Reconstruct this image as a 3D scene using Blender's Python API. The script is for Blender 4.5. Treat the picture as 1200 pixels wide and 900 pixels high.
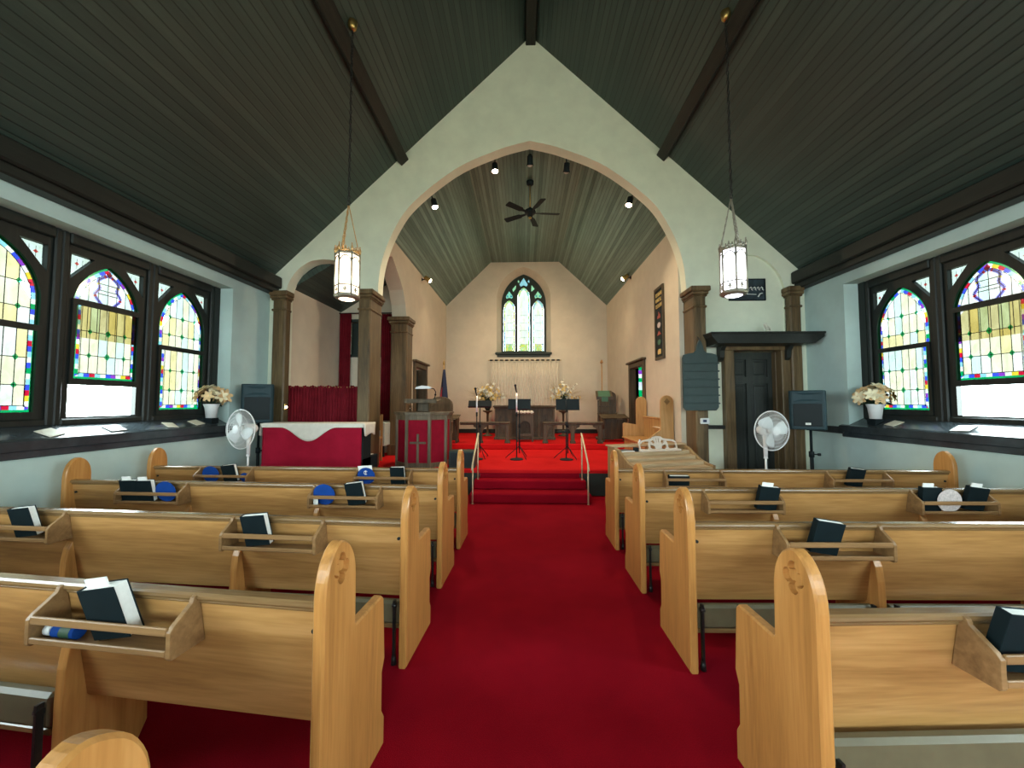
import bpy, math, random
from mathutils import Vector, Matrix
from mathutils.geometry import tessellate_polygon

for o in list(bpy.data.objects):
    bpy.data.objects.remove(o, do_unlink=True)
SC = bpy.context.scene
COL = SC.collection
PI = math.pi

# ------------------------------------------------------------------ camera, sky, exposure
cam_d = bpy.data.cameras.new('camera')
cam = bpy.data.objects.new('camera', cam_d)
COL.objects.link(cam)
cam_d.sensor_fit = 'HORIZONTAL'
cam_d.sensor_width = 36.0
cam_d.lens = 36.0 * 450.0 / 1200.0
cam_d.clip_start = 0.02
cam.location = (0.0, 0.0, 1.5)
cam.rotation_euler = (PI / 2 + math.atan(22 / 450), 0.0, math.atan(14 / 450))
SC.camera = cam

SKY = 25.0
world = bpy.data.worlds.new('overcast_sky')
SC.world = world
world.use_nodes = True
bg = world.node_tree.nodes['Background']
wn_ = world.node_tree
w_tc = wn_.nodes.new('ShaderNodeTexCoord')
w_sep = wn_.nodes.new('ShaderNodeSeparateXYZ')
w_rmp = wn_.nodes.new('ShaderNodeValToRGB')           # bright overcast sky above, duller ground below the horizon
w_mad = wn_.nodes.new('ShaderNodeMath')
w_mad.operation = 'MULTIPLY_ADD'
w_mad.inputs[1].default_value = .5
w_mad.inputs[2].default_value = .5
wn_.links.new(w_tc.outputs['Generated'], w_sep.inputs[0])
wn_.links.new(w_sep.outputs[2], w_mad.inputs[0])
wn_.links.new(w_mad.outputs[0], w_rmp.inputs[0])
w_rmp.color_ramp.elements[0].position = .40
w_rmp.color_ramp.elements[0].color = (.52, .58, .46, 1)
w_rmp.color_ramp.elements[1].position = .48
w_rmp.color_ramp.elements[1].color = (0.80, 0.97, 1.0, 1)
wn_.links.new(w_rmp.outputs[0], bg.inputs[0])
bg.inputs[1].default_value = SKY

SC.view_settings.view_transform = 'Standard'
SC.view_settings.look = 'None'
SC.view_settings.gamma = 1.0
SC.view_settings.use_curve_mapping = False
SC.view_settings.exposure = 0.30

GLASS_T = 0.047          # how much daylight the stained glass lets through
SPOT_W = 125.0
LANTERN_E = 3.0


# ------------------------------------------------------------------ mesh helpers
def lerp(a, b, t):
    return a + (b - a) * t


class MB:
    """collects shapes; build() links them as one mesh object"""

    def __init__(self):
        self.v, self.f, self.m, self.s, self.c = [], [], [], [], []
        self.mi = 0
        self.sm = False
        self.col = (1, 1, 1)

    def add(self, vs, fs, M=None, smooth=None):
        n = len(self.v)
        if M is not None:
            vs = [M @ Vector(p) for p in vs]
        self.v += [tuple(p) for p in vs]
        for f in fs:
            self.f.append(tuple(i + n for i in f))
            self.m.append(self.mi)
            self.s.append(self.sm if smooth is None else smooth)
            self.c.append(self.col)
        return self

    def box(self, x0, x1, y0, y1, z0, z1, M=None):
        vs = [(x0, y0, z0), (x1, y0, z0), (x1, y1, z0), (x0, y1, z0),
              (x0, y0, z1), (x1, y0, z1), (x1, y1, z1), (x0, y1, z1)]
        fs = [(0, 3, 2, 1), (4, 5, 6, 7), (0, 1, 5, 4), (1, 2, 6, 5), (2, 3, 7, 6), (3, 0, 4, 7)]
        return self.add(vs, fs, M)

    def cbox(self, x0, x1, y0, y1, z0, z1, b=0.006, M=None):
        """box with chamfered edges"""
        b = min(b, (x1 - x0) * .45, (y1 - y0) * .45, (z1 - z0) * .45)
        vs = []
        fs = []
        X, Y, Z = (x0, x1), (y0, y1), (z0, z1)
        idx = {}
        for i in (0, 1):
            for j in (0, 1):
                for k in (0, 1):
                    sx, sy, sz = (1, -1)[i], (1, -1)[j], (1, -1)[k]
                    for a in range(3):
                        p = [X[i] + sx * b, Y[j] + sy * b, Z[k] + sz * b]
                        p[a] = (X, Y, Z)[a][(i, j, k)[a]]
                        idx[(i, j, k, a)] = len(vs)
                        vs.append(tuple(p))
        def q(*ks):
            fs.append(tuple(idx[k] for k in ks))
        for i in (0, 1):
            q((i, 0, 0, 0), (i, 1, 0, 0), (i, 1, 1, 0), (i, 0, 1, 0))
            q((0, i, 0, 1), (1, i, 0, 1), (1, i, 1, 1), (0, i, 1, 1))
            q((0, 0, i, 2), (1, 0, i, 2), (1, 1, i, 2), (0, 1, i, 2))
        for i in (0, 1):
            for j in (0, 1):
                q((i, j, 0, 0), (i, j, 1, 0), (i, j, 1, 1), (i, j, 0, 1))
                q((i, 0, j, 0), (i, 1, j, 0), (i, 1, j, 2), (i, 0, j, 2))
                q((0, i, j, 1), (1, i, j, 1), (1, i, j, 2), (0, i, j, 2))
        for i in (0, 1):
            for j in (0, 1):
                for k in (0, 1):
                    q((i, j, k, 0), (i, j, k, 1), (i, j, k, 2))
        return self.add(vs, fs, M)

    def cyl(self, p0, p1, r0, r1=None, n=12, caps=True, M=None):
        r1 = r0 if r1 is None else r1
        p0, p1 = Vector(p0), Vector(p1)
        d = (p1 - p0).normalized()
        a = d.orthogonal().normalized()
        b = d.cross(a)
        vs = []
        for p, r in ((p0, r0), (p1, r1)):
            for i in range(n):
                t = 2 * PI * i / n
                vs.append(p + (a * math.cos(t) + b * math.sin(t)) * r)
        fs = [(i, (i + 1) % n, n + (i + 1) % n, n + i) for i in range(n)]
        self.add(vs, fs, M, True)
        if caps:
            self.add(vs, [tuple(range(n))[::-1], tuple(range(n, 2 * n))], M, False)
        return self

    def tube(self, pts, r, n=8, closed=False, M=None, caps=True):
        pts = [Vector(p) for p in pts]
        m = len(pts)
        rr = r if isinstance(r, (list, tuple)) else [r] * m
        vs = []
        prev = None
        for i, p in enumerate(pts):
            if closed:
                d = pts[(i + 1) % m] - pts[i - 1]
            else:
                d = pts[min(i + 1, m - 1)] - pts[max(i - 1, 0)]
            d = d.normalized() if d.length > 1e-9 else Vector((0, 0, 1))
            if prev is None:
                a = d.orthogonal().normalized()
            else:
                a = prev - d * prev.dot(d)
                a = a.normalized() if a.length > 1e-6 else d.orthogonal().normalized()
            prev = a
            b = d.cross(a)
            for k in range(n):
                t = 2 * PI * k / n
                vs.append(p + (a * math.cos(t) + b * math.sin(t)) * rr[i])
        fs = []
        for i in range(m if closed else m - 1):
            j = (i + 1) % m
            for k in range(n):
                l = (k + 1) % n
                fs.append((i * n + k, i * n + l, j * n + l, j * n + k))
        self.add(vs, fs, M, True)
        if caps and not closed:
            self.add(vs, [tuple(range(n))[::-1], tuple(range((m - 1) * n, m * n))], M, False)
        return self

    def lathe(self, prof, n=20, c=(0, 0, 0), M=None, smooth=True):
        """prof: list of (r, z)"""
        vs = []
        for r, z in prof:
            for i in range(n):
                t = 2 * PI * i / n
                vs.append((c[0] + r * math.cos(t), c[1] + r * math.sin(t), c[2] + z))
        fs = []
        for j in range(len(prof) - 1):
            for i in range(n):
                k = (i + 1) % n
                fs.append((j * n + i, j * n + k, (j + 1) * n + k, (j + 1) * n + i))
        self.add(vs, fs, M, smooth)
        self.add(vs, [tuple(range(n))[::-1], tuple(range((len(prof) - 1) * n, len(prof) * n))], M, False)
        return self

    def sphere(self, c, r, n=12, m=8, M=None, sc=(1, 1, 1)):
        vs = [(c[0], c[1], c[2] - r * sc[2])]
        for j in range(1, m):
            ph = -PI / 2 + PI * j / m
            for i in range(n):
                t = 2 * PI * i / n
                vs.append((c[0] + r * sc[0] * math.cos(ph) * math.cos(t),
                           c[1] + r * sc[1] * math.cos(ph) * math.sin(t), c[2] + r * sc[2] * math.sin(ph)))
        vs.append((c[0], c[1], c[2] + r * sc[2]))
        fs = [(0, 1 + (i + 1) % n, 1 + i) for i in range(n)]
        for j in range(m - 2):
            for i in range(n):
                k = (i + 1) % n
                fs.append((1 + j * n + i, 1 + j * n + k, 1 + (j + 1) * n + k, 1 + (j + 1) * n + i))
        L = len(vs) - 1
        fs += [(L, 1 + (m - 2) * n + i, 1 + (m - 2) * n + (i + 1) % n) for i in range(n)]
        return self.add(vs, fs, M, True)

    def prism(self, poly, a0, a1, axis='y', holes=(), M=None):
        """extrude a 2D polygon (with holes). axis y: (x,z); x: (y,z); z: (x,y)"""
        loops = [list(poly)] + [list(h) for h in holes]
        tris = tessellate_polygon([[Vector((p[0], p[1], 0)) for p in l] for l in loops])
        flat = [p for l in loops for p in l]

        def P(p, a):
            return {'y': (p[0], a, p[1]), 'x': (a, p[0], p[1]), 'z': (p[0], p[1], a)}[axis]
        n = len(flat)
        vs = [P(p, a0) for p in flat] + [P(p, a1) for p in flat]
        fs = []
        for t in tris:
            fs.append(tuple(t))
            fs.append(tuple(i + n for i in reversed(t)))
        o = 0
        for l in loops:
            k = len(l)
            for i in range(k):
                j = (i + 1) % k
                fs.append((o + i, o + j, n + o + j, n + o + i))
            o += k
        return self.add(vs, fs, M)

    def sheet(self, grid, M=None, thick=0.0, smooth=True):
        """grid[i][j] points"""
        R_, C_ = len(grid), len(grid[0])
        vs = [p for row in grid for p in row]
        fs = [(i * C_ + j, i * C_ + j + 1, (i + 1) * C_ + j + 1, (i + 1) * C_ + j)
              for i in range(R_ - 1) for j in range(C_ - 1)]
        return self.add(vs, fs, M, smooth)

    def build(self, name, mats, parent=None, M=None, loc=None, color=False, bevel=0.0, solid=0.0, fix=True):
        me = bpy.data.meshes.new(name)
        me.from_pydata(self.v, [], self.f)
        if not isinstance(mats, (list, tuple)):
            mats = [mats]
        for m in mats:
            me.materials.append(m)
        me.polygons.foreach_set('material_index', self.m)
        me.polygons.foreach_set('use_smooth', self.s)
        if color:
            at = me.color_attributes.new('Col', 'FLOAT_COLOR', 'CORNER')
            data = []
            for p in me.polygons:
                c = self.c[p.index]
                for _ in range(p.loop_total):
                    data += [c[0], c[1], c[2], 1.0]
            at.data.foreach_set('color', data)
        me.update()
        if fix:
            import bmesh
            b = bmesh.new()
            b.from_mesh(me)
            bmesh.ops.remove_doubles(b, verts=b.verts, dist=1e-6)
            bmesh.ops.recalc_face_normals(b, faces=b.faces)
            b.to_mesh(me)
            b.free()
        o = bpy.data.objects.new(name, me)
        COL.objects.link(o)
        if loc is not None:
            o.location = loc
        if M is not None:
            o.matrix_world = M
        if parent is not None:
            o.parent = parent
        if solid:
            s = o.modifiers.new('solid', 'SOLIDIFY')
            s.thickness = solid
            s.offset = 0
        if bevel:
            b = o.modifiers.new('bevel', 'BEVEL')
            b.width = bevel
            b.segments = 2
            b.limit_method = 'ANGLE'
            b.angle_limit = 0.7
        return o


def thing(name, label, cat, loc=(0, 0, 0), rz=0.0, group=None):
    o = bpy.data.objects.new(name, None)
    COL.objects.link(o)
    o.empty_display_size = 0.1
    o.location = loc
    o.rotation_euler = (0, 0, rz)
    return tag(o, label, cat, group)


def tag(o, label, cat, group=None):
    o['label'] = label
    o['category'] = cat
    if group:
        o['group'] = group
    return o


def struct(o):
    o['kind'] = 'structure'
    return o


def sempty(name, loc=(0, 0, 0), rz=0.0):
    o = bpy.data.objects.new(name, None)
    COL.objects.link(o)
    o.location = loc
    o.rotation_euler = (0, 0, rz)
    o['kind'] = 'structure'
    return o


def dup(root, loc, rz, label=None):
    r = root.copy()
    COL.objects.link(r)
    r.location = loc
    r.rotation_euler = (0, 0, rz)
    if label:
        r['label'] = label
    for ch in list(root.children):
        c = ch.copy()
        COL.objects.link(c)
        c.parent = r
        for g in list(ch.children):
            d = g.copy()
            COL.objects.link(d)
            d.parent = c
    return r


def Rz(a): return Matrix.Rotation(a, 4, 'Z')
def Rx(a): return Matrix.Rotation(a, 4, 'X')
def Ry(a): return Matrix.Rotation(a, 4, 'Y')
def T(x, y, z): return Matrix.Translation((x, y, z))


def smooth_curve(pts, k=6):
    out = []
    n = len(pts)
    for i in range(n - 1):
        p0, p1, p2, p3 = pts[max(i - 1, 0)], pts[i], pts[i + 1], pts[min(i + 2, n - 1)]
        for s in range(k):
            t = s / k
            out.append(tuple(0.5 * ((2 * b) + (-a + c) * t + (2 * a - 5 * b + 4 * c - d) * t * t + (-a + 3 * b - 3 * c + d) * t ** 3)
                             for a, b, c, d in zip(p0, p1, p2, p3)))
    out.append(tuple(pts[-1]))
    return out


# ------------------------------------------------------------------ materials
def s2l(c):
    return tuple((x / 12.92 if x <= .04045 else ((x + .055) / 1.055) ** 2.4) for x in c)


def rgb(r, g, b):
    return s2l((r / 255, g / 255, b / 255))


def new_mat(name):
    m = bpy.data.materials.new(name)
    m.use_nodes = True
    return m, m.node_tree, m.node_tree.nodes['Principled BSDF']


def nd(nt, typ, **kw):
    n = nt.nodes.new(typ)
    for k, v in kw.items():
        setattr(n, k, v)
    return n


def mth(nt, op, a, b=None):
    n = nd(nt, 'ShaderNodeMath', operation=op)
    for i, x in enumerate((a, b)):
        if x is None:
            continue
        if isinstance(x, (int, float)):
            n.inputs[i].default_value = x
        else:
            nt.links.new(x, n.inputs[i])
    return n.outputs[0]


def ramp(nt, src, stops):
    r = nd(nt, 'ShaderNodeValToRGB')
    e = r.color_ramp.elements
    e[0].position, e[0].color = stops[0][0], (*stops[0][1], 1)
    e[1].position, e[1].color = stops[-1][0], (*stops[-1][1], 1)
    for p, c in stops[1:-1]:
        x = e.new(p)
        x.color = (*c, 1)
    nt.links.new(src, r.inputs[0])
    return r.outputs[0]


def coord(nt, scale=(1, 1, 1), out='Object'):
    tc = nd(nt, 'ShaderNodeTexCoord')
    mp = nd(nt, 'ShaderNodeMapping')
    mp.inputs['Scale'].default_value = scale
    nt.links.new(tc.outputs[out], mp.inputs[0])
    return mp.outputs[0]


def noise(nt, vec, scale, detail=3, rough=.6, dist=0.0):
    n = nd(nt, 'ShaderNodeTexNoise')
    n.inputs['Scale'].default_value = scale
    n.inputs['Detail'].default_value = detail
    n.inputs['Roughness'].default_value = rough
    n.inputs['Distortion'].default_value = dist
    nt.links.new(vec, n.inputs['Vector'])
    return n.outputs[0]


def bump(nt, p, h, strength=.2, dist=.01):
    b = nd(nt, 'ShaderNodeBump')
    b.inputs['Strength'].default_value = strength
    b.inputs['Distance'].default_value = dist
    nt.links.new(h, b.inputs['Height'])
    nt.links.new(b.outputs[0], p.inputs['Normal'])


def plain(name, c, rough=.6, metal=0.0, var=.12, scale=12, bmp=0.0, spec=.5):
    """a plain surface with a little procedural mottling"""
    m, nt, p = new_mat(name)
    v = coord(nt)
    f = noise(nt, v, scale, 3)
    lo = tuple(x * (1 - var) for x in c)
    hi = tuple(min(1, x * (1 + var)) for x in c)
    nt.links.new(ramp(nt, f, [(.3, lo), (.7, hi)]), p.inputs['Base Color'])
    p.inputs['Roughness'].default_value = rough
    p.inputs['Metallic'].default_value = metal
    p.inputs['Specular IOR Level'].default_value = spec
    if bmp:
        bump(nt, p, noise(nt, v, scale * 6, 4), bmp)
    return m


def wood(name, dark, mid, light, axis='x', rough=.4, grain=9.0, coat=0.0):
    m, nt, p = new_mat(name)
    sc = {'x': (.55, grain, grain), 'y': (grain, .55, grain), 'z': (grain, grain, .55)}[axis]
    v = coord(nt, sc)
    f1 = noise(nt, v, 1.0, 5, .62, 1.1)
    w = nd(nt, 'ShaderNodeTexNoise')
    sc2 = tuple(x * 4 for x in sc)
    v2 = coord(nt, sc2)
    f2 = noise(nt, v2, 2.2, 2, .5, .2)
    mix = mth(nt, 'ADD', mth(nt, 'MULTIPLY', f1, .72), mth(nt, 'MULTIPLY', f2, .28))
    nt.links.new(ramp(nt, mix, [(.32, dark), (.5, mid), (.68, light)]), p.inputs['Base Color'])
    p.inputs['Roughness'].default_value = rough
    p.inputs['Coat Weight'].default_value = coat
    p.inputs['Specular IOR Level'].default_value = .3
    p.inputs['Coat Roughness'].default_value = .15
    bump(nt, p, mix, .08, .004)
    nt.nodes.remove(w)
    return m


def planks(name, dark, light, width=.08, rough=.4, contrast=.5):
    """tongue-and-groove boards that run along local y"""
    m, nt, p = new_mat(name)
    tc = nd(nt, 'ShaderNodeTexCoord')
    sp = nd(nt, 'ShaderNodeSeparateXYZ')
    nt.links.new(tc.outputs['Object'], sp.inputs[0])
    u = mth(nt, 'DIVIDE', sp.outputs[0], width)
    idx = mth(nt, 'FLOOR', u)
    fr = mth(nt, 'FRACT', u)
    wn = nd(nt, 'ShaderNodeTexWhiteNoise', noise_dimensions='1D')
    nt.links.new(idx, wn.inputs['W'])
    # each board gets its own offset along its length
    cx = nd(nt, 'ShaderNodeCombineXYZ')
    nt.links.new(mth(nt, 'MULTIPLY', sp.outputs[0], 9.0), cx.inputs[0])
    nt.links.new(mth(nt, 'ADD', mth(nt, 'MULTIPLY', sp.outputs[1], .7), mth(nt, 'MULTIPLY', wn.outputs[0], 37.0)), cx.inputs[1])
    g = noise(nt, cx.outputs[0], 2.0, 4, .6, .5)
    val = mth(nt, 'ADD', mth(nt, 'MULTIPLY', wn.outputs[0], contrast), mth(nt, 'MULTIPLY', g, 1 - contrast))
    col = ramp(nt, val, [(.2, dark), (.8, light)])
    groove = mth(nt, 'MINIMUM', mth(nt, 'MULTIPLY', mth(nt, 'MINIMUM', fr, mth(nt, 'SUBTRACT', 1.0, fr)), 10.0), 1.0)
    mx = nd(nt, 'ShaderNodeMixRGB', blend_type='MULTIPLY')
    mx.inputs[0].default_value = .75
    nt.links.new(col, mx.inputs[1])
    nt.links.new(groove, mx.inputs[2])
    nt.links.new(mx.outputs[0], p.inputs['Base Color'])
    p.inputs['Roughness'].default_value = rough
    bump(nt, p, groove, .5, .006)
    return m


def glass_mat(name):
    m, nt, p = new_mat(name)
    nt.nodes.remove(p)
    out = nt.nodes['Material Output']
    at = nd(nt, 'ShaderNodeAttribute', attribute_name='Col')
    # cloudy streaks of opalescent glass
    v = coord(nt, (3, 3, 1.2))
    f = noise(nt, v, 4.0, 3, .6, .6)
    st = ramp(nt, f, [(.3, (.72, .70, .58)), (.65, (1.0, 1.0, 1.0))])
    mu = nd(nt, 'ShaderNodeMixRGB', blend_type='MULTIPLY')
    mu.inputs[0].default_value = .8
    nt.links.new(at.outputs['Color'], mu.inputs[1])
    nt.links.new(st, mu.inputs[2])
    tr = nd(nt, 'ShaderNodeBsdfTransparent')
    nt.links.new(mu.outputs[0], tr.inputs[0])
    gl = nd(nt, 'ShaderNodeBsdfGlossy')
    gl.inputs['Roughness'].default_value = .12
    mx = nd(nt, 'ShaderNodeMixShader')
    mx.inputs[0].default_value = .04
    nt.links.new(tr.outputs[0], mx.inputs[1])
    nt.links.new(gl.outputs[0], mx.inputs[2])
    nt.links.new(mx.outputs[0], out.inputs['Surface'])
    return m


def clear_glass(name, k=.85):
    m, nt, p = new_mat(name)
    nt.nodes.remove(p)
    out = nt.nodes['Material Output']
    tr = nd(nt, 'ShaderNodeBsdfTransparent')
    tr.inputs[0].default_value = (k, k, k, 1)
    gl = nd(nt, 'ShaderNodeBsdfGlossy')
    gl.inputs['Roughness'].default_value = .03
    mx = nd(nt, 'ShaderNodeMixShader')
    mx.inputs[0].default_value = .05
    nt.links.new(tr.outputs[0], mx.inputs[1])
    nt.links.new(gl.outputs[0], mx.inputs[2])
    nt.links.new(mx.outputs[0], out.inputs['Surface'])
    return m


def emit(name, c, e):
    m, nt, p = new_mat(name)
    p.inputs['Base Color'].default_value = (*c, 1)
    p.inputs['Emission Color'].default_value = (*c, 1)
    p.inputs['Emission Strength'].default_value = e
    p.inputs['Roughness'].default_value = .4
    return m


def carpet_mat(name, dark, light):
    m, nt, p = new_mat(name)
    v = coord(nt)
    f = noise(nt, v, 260, 2, .7)
    g = noise(nt, v, 1.6, 3, .6)
    mix = mth(nt, 'ADD', mth(nt, 'MULTIPLY', f, .65), mth(nt, 'MULTIPLY', g, .35))
    nt.links.new(ramp(nt, mix, [(.3, dark), (.7, light)]), p.inputs['Base Color'])
    p.inputs['Roughness'].default_value = .95
    p.inputs['Specular IOR Level'].default_value = .04
    bump(nt, p, f, .6, .006)
    return m


M = {}
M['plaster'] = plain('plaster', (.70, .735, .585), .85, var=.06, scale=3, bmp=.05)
M['plaster_cool'] = plain('plaster_side', (.46, .59, .56), .85, var=.06, scale=3, bmp=.05)  # teal of the window daylight is mixed into this wall colour
M['plaster_warm'] = plain('plaster_chancel', (.60, .535, .41), .85, var=.05, scale=3, bmp=.05)  # warmth of the chancel lamps is put into the plaster colour
M['roof'] = planks('roof_boards', (.022, .041, .036), (.052, .078, .064), .09, .45, .35)
M['chancel_roof_lit'] = planks('roof_boards_lit', (.050, .100, .080), (.19, .30, .25), .07, .34, .45)  # same wood as the roof boards, with the spots' light put into its colour
M['beam'] = wood('beam_wood', (.008, .009, .008), (.018, .018, .014), (.03, .028, .02), 'y', .5)
M['trim'] = wood('dark_trim', (.007, .010, .009), (.014, .017, .015), (.024, .026, .021), 'z', .45)
M['trim_y'] = wood('dark_trim_long', (.007, .009, .008), (.013, .015, .013), (.022, .023, .019), 'y', .45)
M['sill'] = plain('sill_paint', (.035, .046, .052), .20, var=.3, scale=5)
M['pillar'] = wood('pillar_oak', (.042, .027, .012), (.115, .074, .034), (.19, .13, .062), 'z', .42, 7)
M['oak'] = wood('pew_oak', (.27, .130, .040), (.41, .215, .070), (.54, .30, .115), 'x', .33, 8, .25)
M['oak_z'] = wood('pew_end_oak', (.31, .135, .034), (.47, .215, .058), (.58, .29, .090), 'z', .33, 8, .25)
M['oak_cap'] = wood('pew_cap_oak', (.13, .070, .027), (.20, .115, .046), (.29, .175, .075), 'x', .24, 8, .4)
M['oak_rack'] = wood('rack_oak', (.15, .078, .030), (.23, .125, .050), (.32, .18, .075), 'x', .4, 8)
M['vinyl'] = plain('kneeler_vinyl', (.120, .105, .058), .45, var=.12, scale=9)
M['dark_metal'] = plain('dark_metal', (.05, .05, .05), .35, .8)
M['black'] = plain('black_plastic', (.008, .014, .016), .6, spec=.2)
M['black_soft'] = plain('speaker_grille', (.006, .012, .014), .8, scale=80)
M['teal_plastic'] = plain('speaker_plastic', (.012, .034, .042), .55, spec=.3)
M['white'] = plain('white_plastic', (.72, .74, .74), .4, var=.04)
M['white_cloth'] = plain('white_cloth', (.66, .63, .55), .85, var=.06, bmp=.1)
M['carpet'] = carpet_mat('nave_carpet', (.15, .0012, .007), (.36, .006, .018))
M['carpet_lit'] = carpet_mat('platform_carpet_lit', (.42, .006, .008), (.70, .020, .022))  # nave carpet again, the warm spots' brightening put into its colour
M['curtain'] = plain('red_curtain', (.16, .009, .016), .85, var=.2, scale=6, spec=.1)
M['maroon'] = plain('maroon_cloth', (.30, .007, .026), .85, var=.1, scale=6, spec=.1)
M['pulpit_red'] = plain('pulpit_cloth', (.26, .007, .022), .85, var=.1, spec=.08)
M['cream_curtain'] = plain('cream_curtain', (.60, .54, .43), .85, var=.06)
M['dark_oak'] = wood('altar_oak', (.034, .023, .012), (.072, .050, .026), (.12, .083, .042), 'z', .5, 7)
M['pulpit_wood'] = wood('pulpit_oak', (.07, .050, .028), (.12, .09, .055), (.19, .145, .09), 'z', .45, 7)
M['door'] = wood('door_wood', (.010, .013, .012), (.022, .027, .024), (.038, .042, .035), 'z', .4)
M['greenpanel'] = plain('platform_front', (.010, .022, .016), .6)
M['slate'] = plain('hymn_board_paint', (.020, .040, .038), .6, var=.15)
M['brass'] = plain('brass', (.55, .38, .13), .3, .9)
M['rail_brass'] = plain('handrail_brass', (.58, .48, .30), .5, .3)
M['pewter'] = plain('lantern_metal', (.30, .28, .22), .4, .7)
M['gilt'] = plain('lantern_gilt', (.60, .36, .14), .38, .7)
M['chrome'] = plain('chrome', (.85, .86, .90), .38, .6)
M['cover'] = plain('hymnal_cover', (.004, .010, .012), .7, spec=.12)
M['pages'] = plain('book_pages', (.78, .78, .74), .8, var=.05, scale=40)
M['blue'] = plain('blue_card', (.008, .050, .25), .7, var=.1, spec=.1)
M['lace'] = plain('lace_card', (.55, .48, .46), .8, var=.25, scale=60)
M['paper'] = plain('paper', (.80, .80, .76), .8, var=.04)
M['plaque'] = plain('pale_card', (.62, .60, .48), .6, var=.05)
M['petal'] = plain('petal_peach', (.72, .50, .26), .7, var=.25, scale=18)
M['petal2'] = plain('petal_cream', (.74, .66, .44), .7, var=.18, scale=18)
M['petal_red'] = plain('petal_russet', (.33, .07, .05), .7, var=.2)
M['petal_white'] = plain('petal_white', (.72, .70, .58), .7, var=.1)
M['petal_yellow'] = plain('petal_yellow', (.70, .50, .16), .7, var=.2)
M['leaf'] = plain('leaf_green', (.018, .050, .022), .6, var=.3)
M['twig'] = plain('twig', (.33, .25, .12), .8)
M['console'] = wood('console_oak', (.28, .19, .10), (.42, .30, .17), (.56, .42, .26), 'x', .4, 8)
M['console_z'] = wood('console_cheek', (.20, .12, .050), (.30, .19, .085), (.42, .28, .14), 'z', .4, 8)
M['fret'] = plain('fretwork', (.66, .56, .46), .5, var=.05)
M['choir_pew'] = wood('choir_oak', (.30, .15, .048), (.44, .24, .085), (.55, .33, .13), 'z', .4, 8)
M['bulb'] = emit('spot_bulb', (1.0, .78, .55), 30.0)
M['bulb_off'] = plain('unlit_bulb', (.5, .5, .45), .2)
M['lamp_warm'] = emit('lantern_glass_warm', (1.0, .80, .58), LANTERN_E)
M['lamp_cool'] = emit('lantern_glass_cool', (.86, .88, 1.0), LANTERN_E)
M['glass'] = glass_mat('stained_glass')
M['clear'] = clear_glass('clear_glass')
M['drink_glass'] = clear_glass('tumbler_glass', .9)
M['flag_blue'] = plain('flag_blue', (.012, .022, .06), .8)
M['flag_red'] = plain('flag_red', (.35, .03, .04), .8)
M['green_cloth'] = plain('green_cloth', (.05, .14, .08), .7)
M['fan_blade'] = plain('fan_blade_plastic', (.62, .66, .66), .35, var=.03)

# ------------------------------------------------------------------ the setting
XL, XR, YF, YB = -4.30, 4.55, 6.30, -6.6          # nave: side walls, chancel-arch wall, entrance wall
CX, APEX, SL = 0.125, 7.78, 0.945                  # ridge and roof pitch


def roof_z(x): return APEX - SL * abs(x - CX)


# floor: nave carpet, steps, platform, altar step
mb = MB()
mb.box(XL - .4, XR + .4, YB - .3, 12.5, -.12, 0)
struct(mb.build('floor', M['carpet']))
mb = MB()
mb.cbox(-.82, 1.00, 5.79, 6.32, .0, .145, .018)
mb.cbox(-.79, .97, 6.08, 6.34, .145, .285, .018)
struct(mb.build('floor', M['carpet']))
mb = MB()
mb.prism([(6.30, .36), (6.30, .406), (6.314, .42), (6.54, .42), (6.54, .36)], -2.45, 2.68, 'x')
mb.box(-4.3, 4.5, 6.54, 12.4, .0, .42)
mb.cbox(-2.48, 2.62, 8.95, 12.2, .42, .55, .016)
struct(mb.build('floor', M['carpet_lit']))
mb = MB()
mb.mi = 0
mb.box(-2.45, -.72, 6.325, 6.36, 0, .36)
mb.box(.90, 2.68, 6.325, 6.36, 0, .36)
mb.mi = 1
mb.box(-.72, .90, 6.325, 6.36, .20, .36)
struct(mb.build('trim_1', [M['greenpanel'], M['carpet']]))

# roof slopes of the nave
Lr = 4.72 / math.cos(math.atan(SL))
th = math.atan(SL)
for nm, sgn in (('ceiling', 1), ('ceiling', -1)):
    mb = MB()
    mb.box(0, Lr, YB - .3, 12.6, 0, .12)
    if sgn > 0:
        Mx = T(CX, 0, APEX) @ Ry(th)
    else:
        Mx = T(CX, 0, APEX) @ Matrix.Diagonal((-1, 1, 1, 1)) @ Ry(th)
    # keep rotation in the object so boards follow the slope
    if sgn > 0:
        o = mb.build(nm, M['roof'], M=Mx)
    else:
        mb2 = MB()
        mb2.box(-Lr, 0, YB - .3, 12.6, 0, .12)
        o = mb2.build(nm, M['roof'], M=T(CX, 0, APEX) @ Ry(-th))
    struct(o)

# ridge beam, purlins, wall plates
k = 2
for x, w, z0, z1 in ((CX, .085, 7.62, 7.74), ):
    mb = MB()
    mb.cbox(x - w, x + w, YB, YF + .02, z0, z1, .01)
    struct(mb.build('trim_2', M['beam']))
for x, sg in ((-2.10, -1), (2.36, 1)):
    mb = MB()
    mb.cbox(-.085, .085, YB, YF + .02, -.12, 0, .012)
    k += 1
    struct(mb.build('trim_%d' % k, M['beam'], M=T(x, 0, roof_z(x)) @ Ry(sg * th)))
for x0, x1, s in ((XL, XL + .16, 1), (XR - .16, XR, -1)):
    mb = MB()
    mb.cbox(x0, x1, YB, YF, 3.33, 3.60, .015)
    xx = (x1, x1 + .05) if s > 0 else (x0 - .05, x0)
    mb.cbox(xx[0], xx[1], YB, YF, 3.42, 3.62, .02)
    k += 1
    struct(mb.build('trim_%d' % k, M['trim_y']))

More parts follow.
